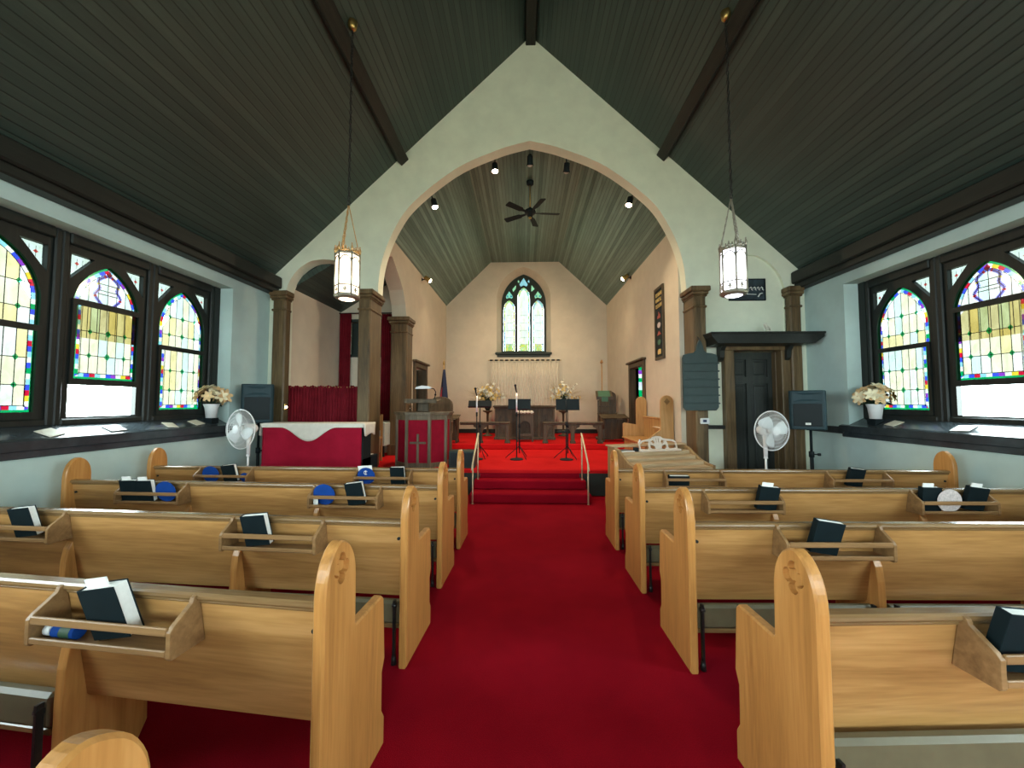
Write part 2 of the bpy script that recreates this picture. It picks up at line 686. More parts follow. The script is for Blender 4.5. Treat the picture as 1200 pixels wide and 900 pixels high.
def sill(mb, xi, xo, y0, y1):
    """sloping inner sill; the nosing runs a little past the recess along the wall face"""
    s = 1 if xi < 0 else -1
    mb.prism([(xi, SILL_Z + .012), (xi - s * .20, 1.288), (xo, 1.31), (xo, 1.09), (xi, 1.09)], y0, y1, 'y')
    mb.prism([(xi + s * .05, SILL_Z - .01), (xi + s * .042, SILL_Z), (xi, SILL_Z + .012), (xi, 1.09), (xi + s * .05, 1.09)], y0 - .30, y1 + .12, 'y')


# side walls with window recesses; banks of three windows each, those behind the camera added for light
BANKS_L = [(2.60, 5.48), (-1.35, 1.53), (-5.30, -2.42)]
BANKS_R = [(2.66, 5.54), (-1.29, 1.59), (-5.24, -2.36)]
SILL_Z, HEAD_Z = 1.18, 3.19
for nm, xi, xo, banks in (('wall_left', XL, XL - .36, BANKS_L), ('wall_right', XR, XR + .36, BANKS_R)):
    mb = MB()
    a, b = min(xi, xo), max(xi, xo)
    mb.box(a, b, YB - .3, YF + .4, 0, SILL_Z - .09)
    mb.box(a, b, YB - .3, YF + .4, HEAD_Z, 3.75)
    ys = [YB - .3] + [y for bk in sorted(banks) for y in bk] + [YF + .4]
    for i in range(0, len(ys), 2):
        mb.box(a, b, ys[i], ys[i + 1], SILL_Z - .09, HEAD_Z)
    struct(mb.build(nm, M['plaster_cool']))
    for (y0, y1) in banks:
        mb = MB()
        if xi < 0:
            sill(mb, xi, xo, y0, y1)
            mb.cbox(xi - .005, xi + .025, y0 - .30, y1 + .10, SILL_Z - .16, SILL_Z - .09, .008)
        else:
            sill(mb, xi, xo, y0, y1)
            mb.cbox(xi - .025, xi + .005, y0 - .30, y1 + .10, SILL_Z - .16, SILL_Z - .09, .008)
        k += 1
        struct(mb.build('trim_%d' % k, M['sill']))

# gable wall with the chancel arch, the left side arch and the doorway
half = [(0.0, 5.93), (.30, 5.86), (.58, 5.77), (1.15, 5.53), (1.63, 5.20), (2.04, 4.83), (2.26, 4.50), (2.43, 4.12), (2.53, 3.72), (2.56, 3.30)]
hc = smooth_curve(half, 4)
ACX = 0.105
main = [(ACX - x, z) for x, z in reversed(hc)] + [(ACX + x, z) for x, z in hc[1:]]
sh = smooth_curve([(.0, 3.93), (.22, 3.90), (.42, 3.77), (.55, 3.60), (.62, 3.42), (.64, 3.28)], 4)
LCX, RCX = -3.40, 3.61
larch = [(LCX - x, z) for x, z in reversed(sh)] + [(LCX + x, z) for x, z in sh[1:]]
rarch = [(RCX - x, z) for x, z in reversed(sh)] + [(RCX + x, z) for x, z in sh[1:]]
DX0, DX1, DZ = 3.36, 4.14, 2.34
top = [(XR + .1, 0), (XR + .1, roof_z(XR) + .03), (CX, APEX + .03), (XL - .1, roof_z(XL) + .03), (XL - .1, 0)]


def gable(with_blind):
    p = [(LCX - .64, 0)] + larch + [(LCX + .70, 3.25), (LCX + .70, 0), (ACX - 2.62, 0), (ACX - 2.62, 3.26)] + main + [(ACX + 2.62, 3.26), (ACX + 2.62, 0)]
    if with_blind:
        p += [(RCX - .64, 0)] + rarch + [(RCX + .64, 0)]
    else:
        p += [(DX0, 0), (DX0, DZ), (DX1, DZ), (DX1, 0)]
    return p + top


mb = MB()
mb.prism(gable(True), YF, YF + .05, 'y')
mb.prism(gable(False), YF + .05, YF + .22, 'y')
struct(mb.build('wall_front', M['plaster'], fix=False))

# chancel walls
PITCH_ARCH = [(7.95, .42), (7.95, 3.30), (7.89, 3.55), (7.72, 3.82), (7.49, 3.99), (7.25, 4.14), (7.05, 4.26), (6.85, 4.18), (6.70, 4.05), (6.51, 3.85)]
mb = MB()
mb.prism(PITCH_ARCH + [(6.51, 4.75), (12.4, 4.75), (12.4, .42), (9.50, .42), (9.50, 2.32), (8.60, 2.32), (8.60, .42)], -2.78, -2.48, 'x')
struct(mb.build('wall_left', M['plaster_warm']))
mb = MB()
mb.prism([(6.51, .42), (6.51, 4.75), (12.4, 4.75), (12.4, .42), (9.42, .42), (9.42, 2.33), (8.44, 2.33), (8.44, .42)], 2.62, 2.72, 'x')
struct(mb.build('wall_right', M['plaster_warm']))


def pointed(hw, z0, spring, apex, n=10, cx=0.0):
    """closed outline of a pointed arch opening, from bottom left"""
    rise = apex - spring
    c = (rise * rise - hw * hw) / (2 * hw)
    R = hw + c
    a1 = math.atan2(rise, c)
    left = [(cx + c - R * math.cos(a1 * i / n), spring + R * math.sin(a1 * i / n)) for i in range(n + 1)]
    right = [(2 * cx - x, z) for x, z in reversed(left[:-1])]
    return [(cx - hw, z0)] + left + right + [(cx + hw, z0)]


WCX = -.005
rev = pointed(.86, 3.08, 4.80, 5.84, 12, WCX)
inn = pointed(.72, 3.08, 4.72, 5.70, 12, WCX)
mb = MB()
mb.prism([(-2.8, .3), (-2.8, 6.2), (2.9, 6.2), (2.9, .3)], 12.10, 12.12, 'y', [rev])
mb.prism([(-2.8, .3), (-2.8, 6.2), (2.9, 6.2), (2.9, .3)], 12.42, 12.50, 'y', [inn])
n = len(rev)
vs = [(x, 12.11, z) for x, z in rev] + [(x, 12.43, z) for x, z in inn]
mb.add(vs, [(i, (i + 1) % n, n + (i + 1) % n, n + i) for i in range(n)])
struct(mb.build('wall_back', M['plaster_warm'], fix=False))

# chancel ceiling: two slopes and a flat
cth = math.atan2(1.4, 1.42)
Lc = math.hypot(1.4, 1.42) + .25
mb = MB()
mb.box(-1.09, 1.09, 6.51, 12.4, 0, .1)
struct(mb.build('ceiling', M['chancel_roof_lit'], M=T(.03, 0, 6.0)))
mb = MB()
mb.box(0, Lc, 6.51, 12.4, 0, .1)
struct(mb.build('ceiling', M['chancel_roof_lit'], M=T(1.12, 0, 6.0) @ Ry(math.atan2(1.42, 1.50))))
mb = MB()
mb.box(-Lc, 0, 6.51, 12.4, 0, .1)
struct(mb.build('ceiling', M['chancel_roof_lit'], M=T(-1.06, 0, 6.0) @ Ry(-math.atan2(1.40, 1.42))))

# side room behind the left arch
mb = MB()
mb.box(-4.30, -4.05, 6.51, 8.60, .42, 3.75)
struct(mb.build('wall_left', M['plaster_warm']))
mb = MB()
mb.prism([(-4.05, .42), (-4.05, 3.70), (-2.78, 4.50), (-2.78, .42)], 8.30, 8.60, 'y', [[(-3.86, 2.56), (-2.92, 2.56), (-2.92, 3.30), (-3.86, 3.30)]])
struct(mb.build('wall_back', M['plaster_warm']))
ath = math.atan(.60)
mb = MB()
mb.box(-.05, 1.75, 6.51, 8.6, 0, .1)
struct(mb.build('ceiling', M['roof'], M=T(-4.05, 0, 3.50) @ Ry(-ath)))
mb = MB()
mb.cbox(-3.92, -2.86, 8.27, 8.33, 2.50, 2.56, .008)
mb.box(-3.90, -3.84, 8.28, 8.33, 2.56, 3.34)
mb.box(-2.94, -2.88, 8.28, 8.33, 2.56, 3.34)
mb.box(-3.84, -2.94, 8.28, 8.33, 3.28, 3.34)
mb.box(-3.41, -3.37, 8.31, 8.35, 2.56, 3.28)
mb.box(-3.90, -2.88, 8.44, 8.48, 2.50, 3.36)
struct(mb.build('window_4', M['greenpanel']))

# vestry beyond the right-hand chancel doorway
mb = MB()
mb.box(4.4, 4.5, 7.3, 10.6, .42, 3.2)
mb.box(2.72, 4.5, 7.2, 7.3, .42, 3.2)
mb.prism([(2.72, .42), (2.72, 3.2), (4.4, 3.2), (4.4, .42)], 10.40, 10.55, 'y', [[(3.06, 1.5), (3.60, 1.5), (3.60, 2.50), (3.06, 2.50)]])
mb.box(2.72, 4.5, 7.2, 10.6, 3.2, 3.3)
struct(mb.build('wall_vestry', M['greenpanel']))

# entrance wall behind, with unseen windows of clear glass added for more daylight
RW = [(-3.5, -1.6), (-1.2, 1.45), (1.85, 3.75)]
mb = MB()
mb.prism([(XL - .1, 0), (XL - .1, roof_z(XL)), (CX, APEX), (XR + .1, roof_z(XR)), (XR + .1, 0)], YB - .3, YB, 'y',
         [[(a, 1.4), (b, 1.4), (b, 3.4), (a, 3.4)] for a, b in RW])
struct(mb.build('wall_entrance', M['plaster'], fix=False))
wi = 10
for a, b in RW:
    zt = 3.4
    w = sempty('window_%d' % wi, (0, 0, 0))
    wi += 1
    mb = MB()
    mb.prism([(a, 1.4), (b, 1.4), (b, zt), (a, zt)], YB - .2, YB - .1, 'y',
             [[(a + .06, 1.46), ((a + b) / 2 - .03, 1.46), ((a + b) / 2 - .03, zt - .06), (a + .06, zt - .06)],
              [((a + b) / 2 + .03, 1.46), (b - .06, 1.46), (b - .06, zt - .06), ((a + b) / 2 + .03, zt - .06)]])
    mb.build('window_frame', M['trim'], w)
    mb = MB()
    mb.box(a + .02, b - .02, YB - .16, YB - .15, 1.42, zt - .02)
    mb.build('pane', M['clear'], w)


# ------------------------------------------------------------------ stained glass windows
CREAM, PYEL, AQUA, WHT = (1, .94, .70), (.98, .84, .45), (.80, .98, .92), (1, 1, .95)
GT = GLASS_T
GRN, BLU, RED, VIO, YEL, SKYB = (.0, .42, .13), (.05, .10, .85), (.75, .01, .05), (.30, .05, .60), (.95, .70, .05), (.35, .75, .95)


def offset(line, d):
    out = []
    n = len(line)
    for i in range(n):
        nx = nz = 0
        dirs = []
        for a, b in ((i - 1, i), (i, i + 1)):
            if a < 0 or b >= n:
                continue
            dx, dz = line[b][0] - line[a][0], line[b][1] - line[a][1]
            l = math.hypot(dx, dz)
            dirs.append((dz / l, -dx / l))
        nx = sum(q[0] for q in dirs) / len(dirs)
        nz = sum(q[1] for q in dirs) / len(dirs)
        s = nx * nx + nz * nz
        out.append((line[i][0] + d * nx / s, line[i][1] + d * nz / s))
    return out


def resample(line, step):
    out = []
    for (x0, z0), (x1, z1) in zip(line[:-1], line[1:]):
        m = max(1, round(math.hypot(x1 - x0, z1 - z0) / step))
        for i in range(m):
            out.append((lerp(x0, x1, i / m), lerp(z0, z1, i / m)))
    out.append(line[-1])
    return out


def dim(c, f=1.0):
    return tuple(q * GT * f for q in c)


def stained(mb, line, rng, y, ztop, zbot, rows, sgn=1, motif=False, bw=(.024, .060), ncol=6, seq=None):
    """line: polyline of the coloured border; the rest is filled with leaded quarries"""
    line = resample(line, .05)
    a = offset(line, sgn * bw[0])
    b = offset(line, sgn * bw[1])
    seq = seq or [BLU, WHT, SKYB, BLU, RED, SKYB, WHT, BLU, VIO, WHT, YEL, RED, BLU, SKYB, WHT, GRN]
    k0 = rng.randrange(16)
    for i in range(len(line) - 1):
        mb.col = dim(GRN)
        mb.add([(p[0], y, p[1]) for p in (line[i], line[i + 1], a[i + 1], a[i])], [(0, 1, 2, 3)])
        mb.col = dim(seq[(i + k0) % len(seq)])
        mb.add([(p[0], y, p[1]) for p in (a[i], a[i + 1], b[i + 1], b[i])], [(0, 1, 2, 3)])
    mb.col = (0, 0, 0)
    c = offset(line, sgn * (bw[1] + .006))
    for i in range(len(line) - 1):
        mb.add([(p[0], y - .004, p[1]) for p in (b[i], b[i + 1], c[i + 1], c[i])], [(0, 1, 2, 3)])
    xs = [p[0] for p in b]
    x0, x1 = min(xs), max(xs)

    def hi(x):
        best = None
        for i in range(len(b) - 1):
            (ax, az), (bx, bz) = b[i], b[i + 1]
            if min(ax, bx) - 1e-9 <= x <= max(ax, bx) + 1e-9 and abs(bx - ax) > 1e-6:
                z = lerp(az, bz, (x - ax) / (bx - ax))
                if best is None or z > best:
                    best = z
        return best
    arch = ztop is None
    cw = (x1 - x0) / ncol
    zb = zbot
    lead = .0035
    for j in range(ncol):
        xa, xb = x0 + j * cw, x0 + (j + 1) * cw
        zs = [zb] + rows + [None]
        for r in range(len(zs) - 1):
            mb.col = dim(rng.choice([CREAM, CREAM, PYEL, AQUA, WHT, CREAM]) if not motif else rng.choice([WHT, AQUA]))
            if motif and zs[r + 1] is not None:
                mb.col = (.78, .66, .36)
            lo = zs[r]
            if zs[r + 1] is not None:
                up = [(xa, zs[r + 1]), (xb, zs[r + 1])]
                if arch:
                    up = [(q, min(z, hi(min(max(q, x0 + 1e-4), x1 - 1e-4)) or z)) for q, z in up]
            elif arch:
                up = [(q, hi(min(max(q, x0 + 1e-4), x1 - 1e-4)) or lo) for q in [lerp(xa, xb, t / 5) for t in range(6)]]
            else:
                up = [(xa, ztop), (xb, ztop)]
            if max(z for _, z in up) <= lo + 1e-4:
                continue
            pts = [(xb, lo), (xa, lo)] + [(q, max(z, lo)) for q, z in up]
            mb.add([(q, y, z) for q, z in pts], [tuple(range(len(pts)))])
        if j:
            h = (hi(xa) if arch else ztop)
            mb.col = (0, 0, 0)
            mb.add([(xa - lead, y - .004, zb), (xa + lead, y - .004, zb), (xa + lead, y - .004, h), (xa - lead, y - .004, h)], [(0, 1, 2, 3)])
    for z in rows:
        mb.col = (0, 0, 0)
        xx0, xx1 = x0, x1
        mb.add([(xx0, y - .0045, z - lead), (xx1, y - .0045, z - lead), (xx1, y - .0045, z + lead), (xx0, y - .0045, z + lead)], [(0, 1, 2, 3)])
        mb.col = (.02, .50, .22)
        if not motif:
            for j in range(1, ncol, 2):
                w = .030 if j == ncol // 2 else .023
                xa = x0 + j * cw
                mb.add([(xa - w, y - .006, z), (xa, y - .006, z - w * 1.35), (xa + w, y - .006, z), (xa, y - .006, z + w * 1.35)], [(0, 1, 2, 3)])
    if motif:
        # a lyre drawn in coloured strips between leaded curves
        cx, cz = 0, 2.645
        for s in (-1, 1):
            cur = smooth_curve([(s * .03, -.13), (s * .07, -.08), (s * .13, .0), (s * .085, .08), (s * .105, .15), (s * .06, .20), (0, .235)], 4)
            for w, col, dy in ((.016, (.25, .22, .85), .006), (.004, (0, 0, 0), .008)):
                for i in range(len(cur) - 1):
                    (ax, az), (bx, bz) = cur[i], cur[i + 1]
                    l = math.hypot(bx - ax, bz - az)
                    nx, nz = (bz - az) / l * w, -(bx - ax) / l * w
                    mb.col = col if (i % 7 or w < .01) else (RED if i % 2 else YEL)
                    mb.add([(cx + ax - nx, y - dy, cz + az - nz), (cx + ax + nx, y - dy, cz + az + nz),
                            (cx + bx + nx, y - dy, cz + bz + nz), (cx + bx - nx, y - dy, cz + bz - nz)], [(0, 1, 2, 3)])
        mb.col = (0, 0, 0)
        for zz in (.02, .06, .13):
            mb.add([(-.10, y - .007, cz + zz - .004), (.10, y - .007, cz + zz - .004), (.10, y - .007, cz + zz + .004), (-.10, y - .007, cz + zz + .004)], [(0, 1, 2, 3)])
        mb.col = RED
        mb.add([(-.03, y - .009, cz + .25), (0, y - .009, cz + .21), (.03, y - .009, cz + .25), (0, y - .009, cz + .29)], [(0, 1, 2, 3)])


def window_unit(nm, x, y, rz, seed, raised):
    rng = random.Random(seed)
    w = sempty(nm, (x, y, 0), rz)
    hw, sp, ap = .335, 2.46, 2.97
    hole = pointed(hw, 1.36, sp, ap, 10)
    tri_r = [(.155, 3.00), (.365, 3.00), (.365, 2.74)]
    tri_l = [(-a, b) for a, b in tri_r]
    mb = MB()
    mb.prism([(-.46, 1.26), (.46, 1.26), (.46, 3.19), (-.46, 3.19)], -.02, .035, 'y', [hole, tri_r, tri_l])
    # mullion casing and head moulding standing proud of the frame
    for s in (-1, 1):
        mb.cbox(min(s * .40, s * .46), max(s * .40, s * .46), -.05, -.02, 1.28, 3.19, .012)
    mb.cbox(-.40, .40, -.06, -.02, 3.08, 3.19, .012)
    mb.cbox(-.40, .40, -.05, -.02, 1.28, 1.345, .012)
    mb.build('window_frame', M['trim'], w)
    dz = .33 if raised else 0
    mb = MB()
    o, i = [(-.345, 1.35 + dz), (.345, 1.35 + dz), (.345, 2.22 + dz), (-.345, 2.22 + dz)], \
        [(-.31, 1.415 + dz), (.31, 1.415 + dz), (.31, 2.165 + dz), (-.31, 2.165 + dz)]
    mb.prism(o, -.040, -.012, 'y', [i])
    mb.build('sash', M['trim'], w)
    mb = MB()
    ln = pointed(hw, 2.17, sp, ap, 10)
    stained(mb, ln, rng, .0, None, 2.17, [2.37, 2.60] if not raised else [2.56], 1, raised)
    lo = [(-.312, 2.168 + dz), (-.312, 1.412 + dz), (.312, 1.412 + dz), (.312, 2.168 + dz)]
    stained(mb, lo, rng, -.022, 2.168 + dz, 1.412 + dz + .06, [1.66 + dz, 1.91 + dz], -1, False)
    for t in (tri_r, tri_l):
        mb.col = dim((.75, .85, .80))
        mb.add([(q, .01, z) for q, z in t], [(0, 1, 2)])
        mb.col = (.9, .1, .1)
        cx = sum(q for q, _ in t) / 3
        cz = sum(z for _, z in t) / 3
        mb.add([(cx - .02, .006, cz), (cx, .006, cz - .02), (cx + .02, .006, cz), (cx, .006, cz + .02)], [(0, 1, 2, 3)])
        mb.col = (0, 0, 0)
        for q in (-.05, .0, .05):
            mb.add([(cx + q - .002, .007, cz - .05), (cx + q + .002, .007, cz - .05), (cx + q + .002, .007, cz + .05), (cx + q - .002, .007, cz + .05)], [(0, 1, 2, 3)])
    mb.build('pane', M['glass'], w, color=True, fix=False)
    return w


def added_window(nm, x, y, rz):  # clear-glass window for the unseen banks, added to brighten the nave
    w = sempty(nm, (x, y, 0), rz)
    mb = MB()
    mb.prism([(-.46, 1.26), (.46, 1.26), (.46, 3.19), (-.46, 3.19)], -.04, .10, 'y',
             [[(-.38, 1.34), (.38, 1.34), (.38, 2.12), (-.38, 2.12)], [(-.38, 2.18), (.38, 2.18), (.38, 3.08), (-.38, 3.08)]])
    mb.build('window_frame', M['trim'], w)
    mb = MB()
    mb.box(-.39, .39, .03, .034, 1.29, 3.09)
    mb.build('pane', M['clear'], w)


XWL, XWR = -4.54, 4.80
win = 20
for banks, xw, rz, xi, xo in ((BANKS_L, XWL, PI / 2, XL, XL - .36), (BANKS_R, XWR, -PI / 2, XR, XR + .36)):
    for bi, (y0, y1) in enumerate(banks):
        for j in range(3):
            yc = y1 - .10 - .46 - .92 * j
            if bi == 0:
                window_unit('window_%d' % (win), xw, yc, rz, win, j == 1)
            else:
                added_window('window_%d' % win, xw, yc, rz)
            win += 1
        # end jambs of the bank
        mb = MB()
        for a, b in ((y1 - .10, y1), (y0, y1 - .10 - 2.76)):
            if b > a:
                mb.box(xw - .05, xw + .07, a, b, 1.26, HEAD_Z) if xw > 0 else mb.box(xw - .07, xw + .05, a, b, 1.26, HEAD_Z)
        k += 1
        struct(mb.build('trim_%d' % k, M['trim']))
        # daylight guide for this opening (adds no light of its own)
        ld = bpy.data.lights.new('window_portal', 'AREA')
        ld.shape = 'RECTANGLE'
        ld.size, ld.size_y = (y1 - y0), 2.0
        ld.cycles.is_portal = True
        lo = bpy.data.objects.new('window_portal', ld)
        COL.objects.link(lo)
        s = 1 if xw < 0 else -1
        lo.location = (xw - s * .13, (y0 + y1) / 2, 2.18)
        lo.rotation_euler = Vector((s, 0, 0)).to_track_quat('-Z', 'Y').to_euler()


def portal(cx, cy, cz, sx, sz, d):
    ld = bpy.data.lights.new('window_portal', 'AREA')
    ld.shape = 'RECTANGLE'
    ld.size, ld.size_y = sx, sz
    ld.cycles.is_portal = True
    lo = bpy.data.objects.new('window_portal', ld)
    COL.objects.link(lo)
    lo.location = (cx, cy, cz)
    lo.rotation_euler = Vector(d).to_track_quat('-Z', 'Y').to_euler()


for a, b in RW:
    zt = 3.4
    portal((a + b) / 2, YB - .25, (1.4 + zt) / 2, b - a, zt - 1.4, (0, 1, 0))
portal(WCX, 12.49, 4.4, 1.5, 2.7, (0, -1, 0))

# chancel window: three lancets under tracery
w = sempty('window_1')
holes = []
lan = [(-.475, .185, 4.55, 4.86), (WCX, .195, 4.95, 5.28), (.465, .185, 4.55, 4.86)]
for cx, hw, sp, ap in lan:
    holes.append(pointed(hw, 3.18, sp, ap, 5, cx))
head = [[(WCX - .10, 5.30), (WCX - .14, 5.38), (WCX - .09, 5.46), (WCX, 5.60), (WCX + .09, 5.46), (WCX + .14, 5.38), (WCX + .10, 5.30), (WCX, 5.34)]]
for s in (-1, 1):
    c = WCX + s * .47
    head.append([(c - .09, 4.90), (c - .12, 4.98), (c, 5.16), (c + .12, 4.98), (c + .09, 4.90), (c, 4.93)])
    c2 = WCX + s * .30
    head.append([(c2 - .045, 5.12), (c2 + s * .07, 5.22), (c2 - s * .04, 5.36), (c2 - s * .055, 5.24)])
    c3 = WCX + s * .165
    head.append([(c3 - .03, 5.44), (c3 + .03, 5.42), (c3 + .015, 5.52), (c3 - .015, 5.53)])
holes += [[(p[0], p[1]) for p in h] for h in head]
mb = MB()
mb.prism(inn, 12.40, 12.47, 'y', holes)
mb.build('window_frame', M['greenpanel'], w, fix=False)
mb = MB()
mb.cbox(-.90, .88, 12.00, 12.44, 3.02, 3.09, .012)
mb.cbox(-.85, .83, 12.04, 12.11, 2.95, 3.02, .01)
mb.build('window_sill', M['greenpanel'], w)
mb = MB()
rng = random.Random(5)
seqc = [(.55, .95, .25), (.98, .92, .30), (.35, .85, .70), (.98, .85, .25), (.55, .92, .35), (.45, .70, .98)]
for cx, hw, sp, ap in lan:
    ol = pointed(hw - .004, 3.18, sp, ap, 6, cx)
    ol = resample([ol[-1]] + ol, .09) if False else resample(ol, .09)
    inr = offset(ol, .055)
    for i in range(len(ol) - 1):
        mb.col = dim(rng.choice(seqc), .72)
        mb.add([(p[0], 12.44, p[1]) for p in (ol[i], ol[i + 1], inr[i + 1], inr[i])], [(0, 1, 2, 3)])
    zz = 3.18
    zs = [3.18, 3.40, 3.62, 3.85, 4.10, 4.35, sp]
    body = [p for p in inr]
    for a, b in zip(zs[:-1], zs[1:]):
        for q0, q1 in ((-1, -.33), (-.33, .33), (.33, 1)):
            iw = hw - .06
            if a < 3.3:
                for e in range(2):
                    for g in range(5):
                        mb.col = dim(rng.choice([(.55, .85, .15), (.95, .85, .15), (.45, .75, .35), (.85, .95, .55), (.98, .80, .30)]), .8)
                        u0, u1 = lerp(q0, q1, e / 2), lerp(q0, q1, (e + 1) / 2)
                        v0, v1 = lerp(a, b, g / 5), lerp(a, b, (g + 1) / 5)
                        mb.add([(cx + u0 * iw, 12.44, v0), (cx + u1 * iw, 12.44, v0), (cx + u1 * iw, 12.44, v1), (cx + u0 * iw, 12.44, v1)], [(0, 1, 2, 3)])
                continue
            mb.col = dim(rng.choice([(.55, .85, .15), (.95, .85, .15), (.45, .75, .35)]), .65) if a < 3.3 else dim(rng.choice([(1, 1, .90), (1, 1, .96), (.94, 1, .86), (1, .97, .78)]), .95)
            mb.add([(cx + q0 * iw, 12.44, a), (cx + q1 * iw, 12.44, a), (cx + q1 * iw, 12.44, b), (cx + q0 * iw, 12.44, b)], [(0, 1, 2, 3)])
    mb.col = dim((.98, 1, .88), .95)
    capp = [p for p in inr if p[1] >= sp]
    mb.add([(p[0], 12.44, p[1]) for p in [(cx - hw + .06, sp)] + capp + [(cx + hw - .06, sp)]], [tuple(range(len(capp) + 2))])
    mb.col = (.03, .03, .03)
    for z in zs[1:-1]:
        mb.add([(cx - hw, 12.434, z - .004), (cx + hw, 12.434, z - .004), (cx + hw, 12.434, z + .004), (cx - hw, 12.434, z + .004)], [(0, 1, 2, 3)])
for h in head:
    mb.col = dim(rng.choice([(.35, .88, .65), (.45, .90, .50), (.45, .85, .95)]), .65)
    mb.add([(p[0], 12.44, p[1]) for p in h], [tuple(range(len(h)))])
for s in (-1, 1):
    mb.col = (.10, .35, .95)
    c = WCX + s * .47
    for q in (-.06, .06):
        mb.add([(c + q + .03 * math.cos(t * PI / 4), 12.436, 4.985 + .03 * math.sin(t * PI / 4)) for t in range(8)], [tuple(range(8))])
mb.build('pane', M['glass'], w, color=True, fix=False)

# vestry window
w = sempty('window_2')
mb = MB()
mb.prism([(3.02, 1.46), (3.64, 1.46), (3.64, 2.54), (3.02, 2.54)], 10.36, 10.42, 'y', [[(3.07, 1.52), (3.59, 1.52), (3.59, 2.48), (3.07, 2.48)]])
mb.build('window_frame', M['trim'], w)
mb = MB()
rng = random.Random(3)
for i in range(4):
    for j in range(9):
        mb.col = dim(rng.choice([WHT, AQUA, (.75, .7, 1), WHT, GRN, VIO, BLU]))
        a, b = 3.07 + i * .13, 1.52 + j * .107
        mb.add([(a, 10.40, b), (a + .13, 10.40, b), (a + .13, 10.40, b + .107), (a, 10.40, b + .107)], [(0, 1, 2, 3)])
mb.build('pane', M['glass'], w, color=True, fix=False)
portal(3.33, 10.5, 2.0, .55, 1.0, (0, -1, 0))

# pilasters with moulded caps (wood)
def pilaster(nm, x0, x1, y0, y1, z0, z1, ov=.06):
    mb = MB()
    b = .02
    mb.prism([(x0 + b, y0), (x1 - b, y0), (x1, y0 + b), (x1, y1), (x0, y1), (x0, y0 + b)], z0, z1 - .14, 'z')
    for a, zz0, zz1 in ((.015, z1 - .34, z1 - .30), (.02, z1 - .16, z1 - .13), (.035, z1 - .13, z1 - .08), (ov, z1 - .08, z1)):
        mb.cbox(x0 - a, x1 + a, y0 - a, y1 + min(a, .03), zz0, zz1, .012)
    mb.cbox(x0 - .03, x1 + .03, y0 - .03, y1, z0, z0 + .22, .012)
    return struct(mb.build(nm, M['pillar']))


pilaster('trim_30', -2.70, -2.50, 6.12, 6.60, 0, 3.35)
pilaster('trim_31', 2.70, 2.89, 6.12, 6.60, 0, 3.35)
pilaster('trim_32', -4.17, -3.95, 6.18, 6.32, 0, 3.36, .045)
pilaster('trim_33', 4.25, 4.42, 6.19, 6.32, 0, 3.36, .04)
pilaster('trim_34', -2.79, -2.44, 7.90, 8.28, .42, 3.30)

# baseboards, chair rail
mb = MB()
mb.cbox(-2.48, 2.62, 12.04, 12.10, .55, .68, .01)
struct(mb.build('baseboard_back', M['trim_y']))
mb = MB()
mb.cbox(-2.48, -2.44, 9.62, 12.06, .55, .68, .01)
struct(mb.build('baseboard_left', M['trim_y']))
mb = MB()
mb.cbox(2.58, 2.62, 9.56, 12.06, .55, .68, .01)
struct(mb.build('baseboard_right', M['trim_y']))
mb = MB()
mb.cbox(2.90, 3.22, 6.27, 6.31, 1.08, 1.14, .008)
struct(mb.build('trim_35', M['trim_y']))
# rail across the sill line towards the corner, as on the right-hand wall
for nm, x0, x1, y0 in (('trim_36', XR - .03, XR + .01, 5.60), ('trim_37', XL - .01, XL + .03, 5.56)):
    mb = MB()
    mb.cbox(x0, x1, y0, 6.28, SILL_Z - .12, SILL_Z - .02, .008)
    struct(mb.build(nm, M['sill']))

# nave door under the canopy shelf
d = sempty('door_1')
mb = MB()
mb.cbox(3.22, 3.38, 6.24, 6.40, 0, 2.36, .012)
mb.cbox(4.12, 4.40, 6.24, 6.40, 0, 2.36, .012)
mb.cbox(3.18, 4.42, 6.22, 6.40, 2.34, 2.52, .012)
mb.cbox(4.12, 4.16, 6.40, 6.60, 0, 2.34, .006)
mb.cbox(3.34, 3.38, 6.40, 6.60, 0, 2.34, .006)
mb.build('door_frame', M['pillar'], d)
mb = MB()
hl = [[(3.45, 1.93), (3.70, 1.93), (3.70, 2.22), (3.45, 2.22)], [(3.80, 1.93), (4.05, 1.93), (4.05, 2.22), (3.80, 2.22)],
      [(3.45, .22), (3.70, .22), (3.70, 1.82), (3.45, 1.82)], [(3.80, .22), (4.05, .22), (4.05, 1.82), (3.80, 1.82)]]
mb.prism([(3.38, .01), (4.12, .01), (4.12, 2.34), (3.38, 2.34)], 6.50, 6.545, 'y', hl)
for h in hl:
    (a, b), (c, _), (_, e) = h[0], h[1], h[2]
    mb.box(a - .01, c + .01, 6.53, 6.55, b - .01, e + .01)
    mb.cbox(a + .035, c - .035, 6.512, 6.532, b + .035, e - .035, .015)
mb.build('door_panel', M['door'], d)
mb = MB()
mb.sphere((3.43, 6.44, 1.14), .026)
mb.cyl((3.43, 6.44, 1.14), (3.43, 6.50, 1.14), .010)
mb.cyl((3.43, 6.497, 1.14), (3.43, 6.503, 1.14), .028)
mb.build('door_knob', M['chrome'], d)


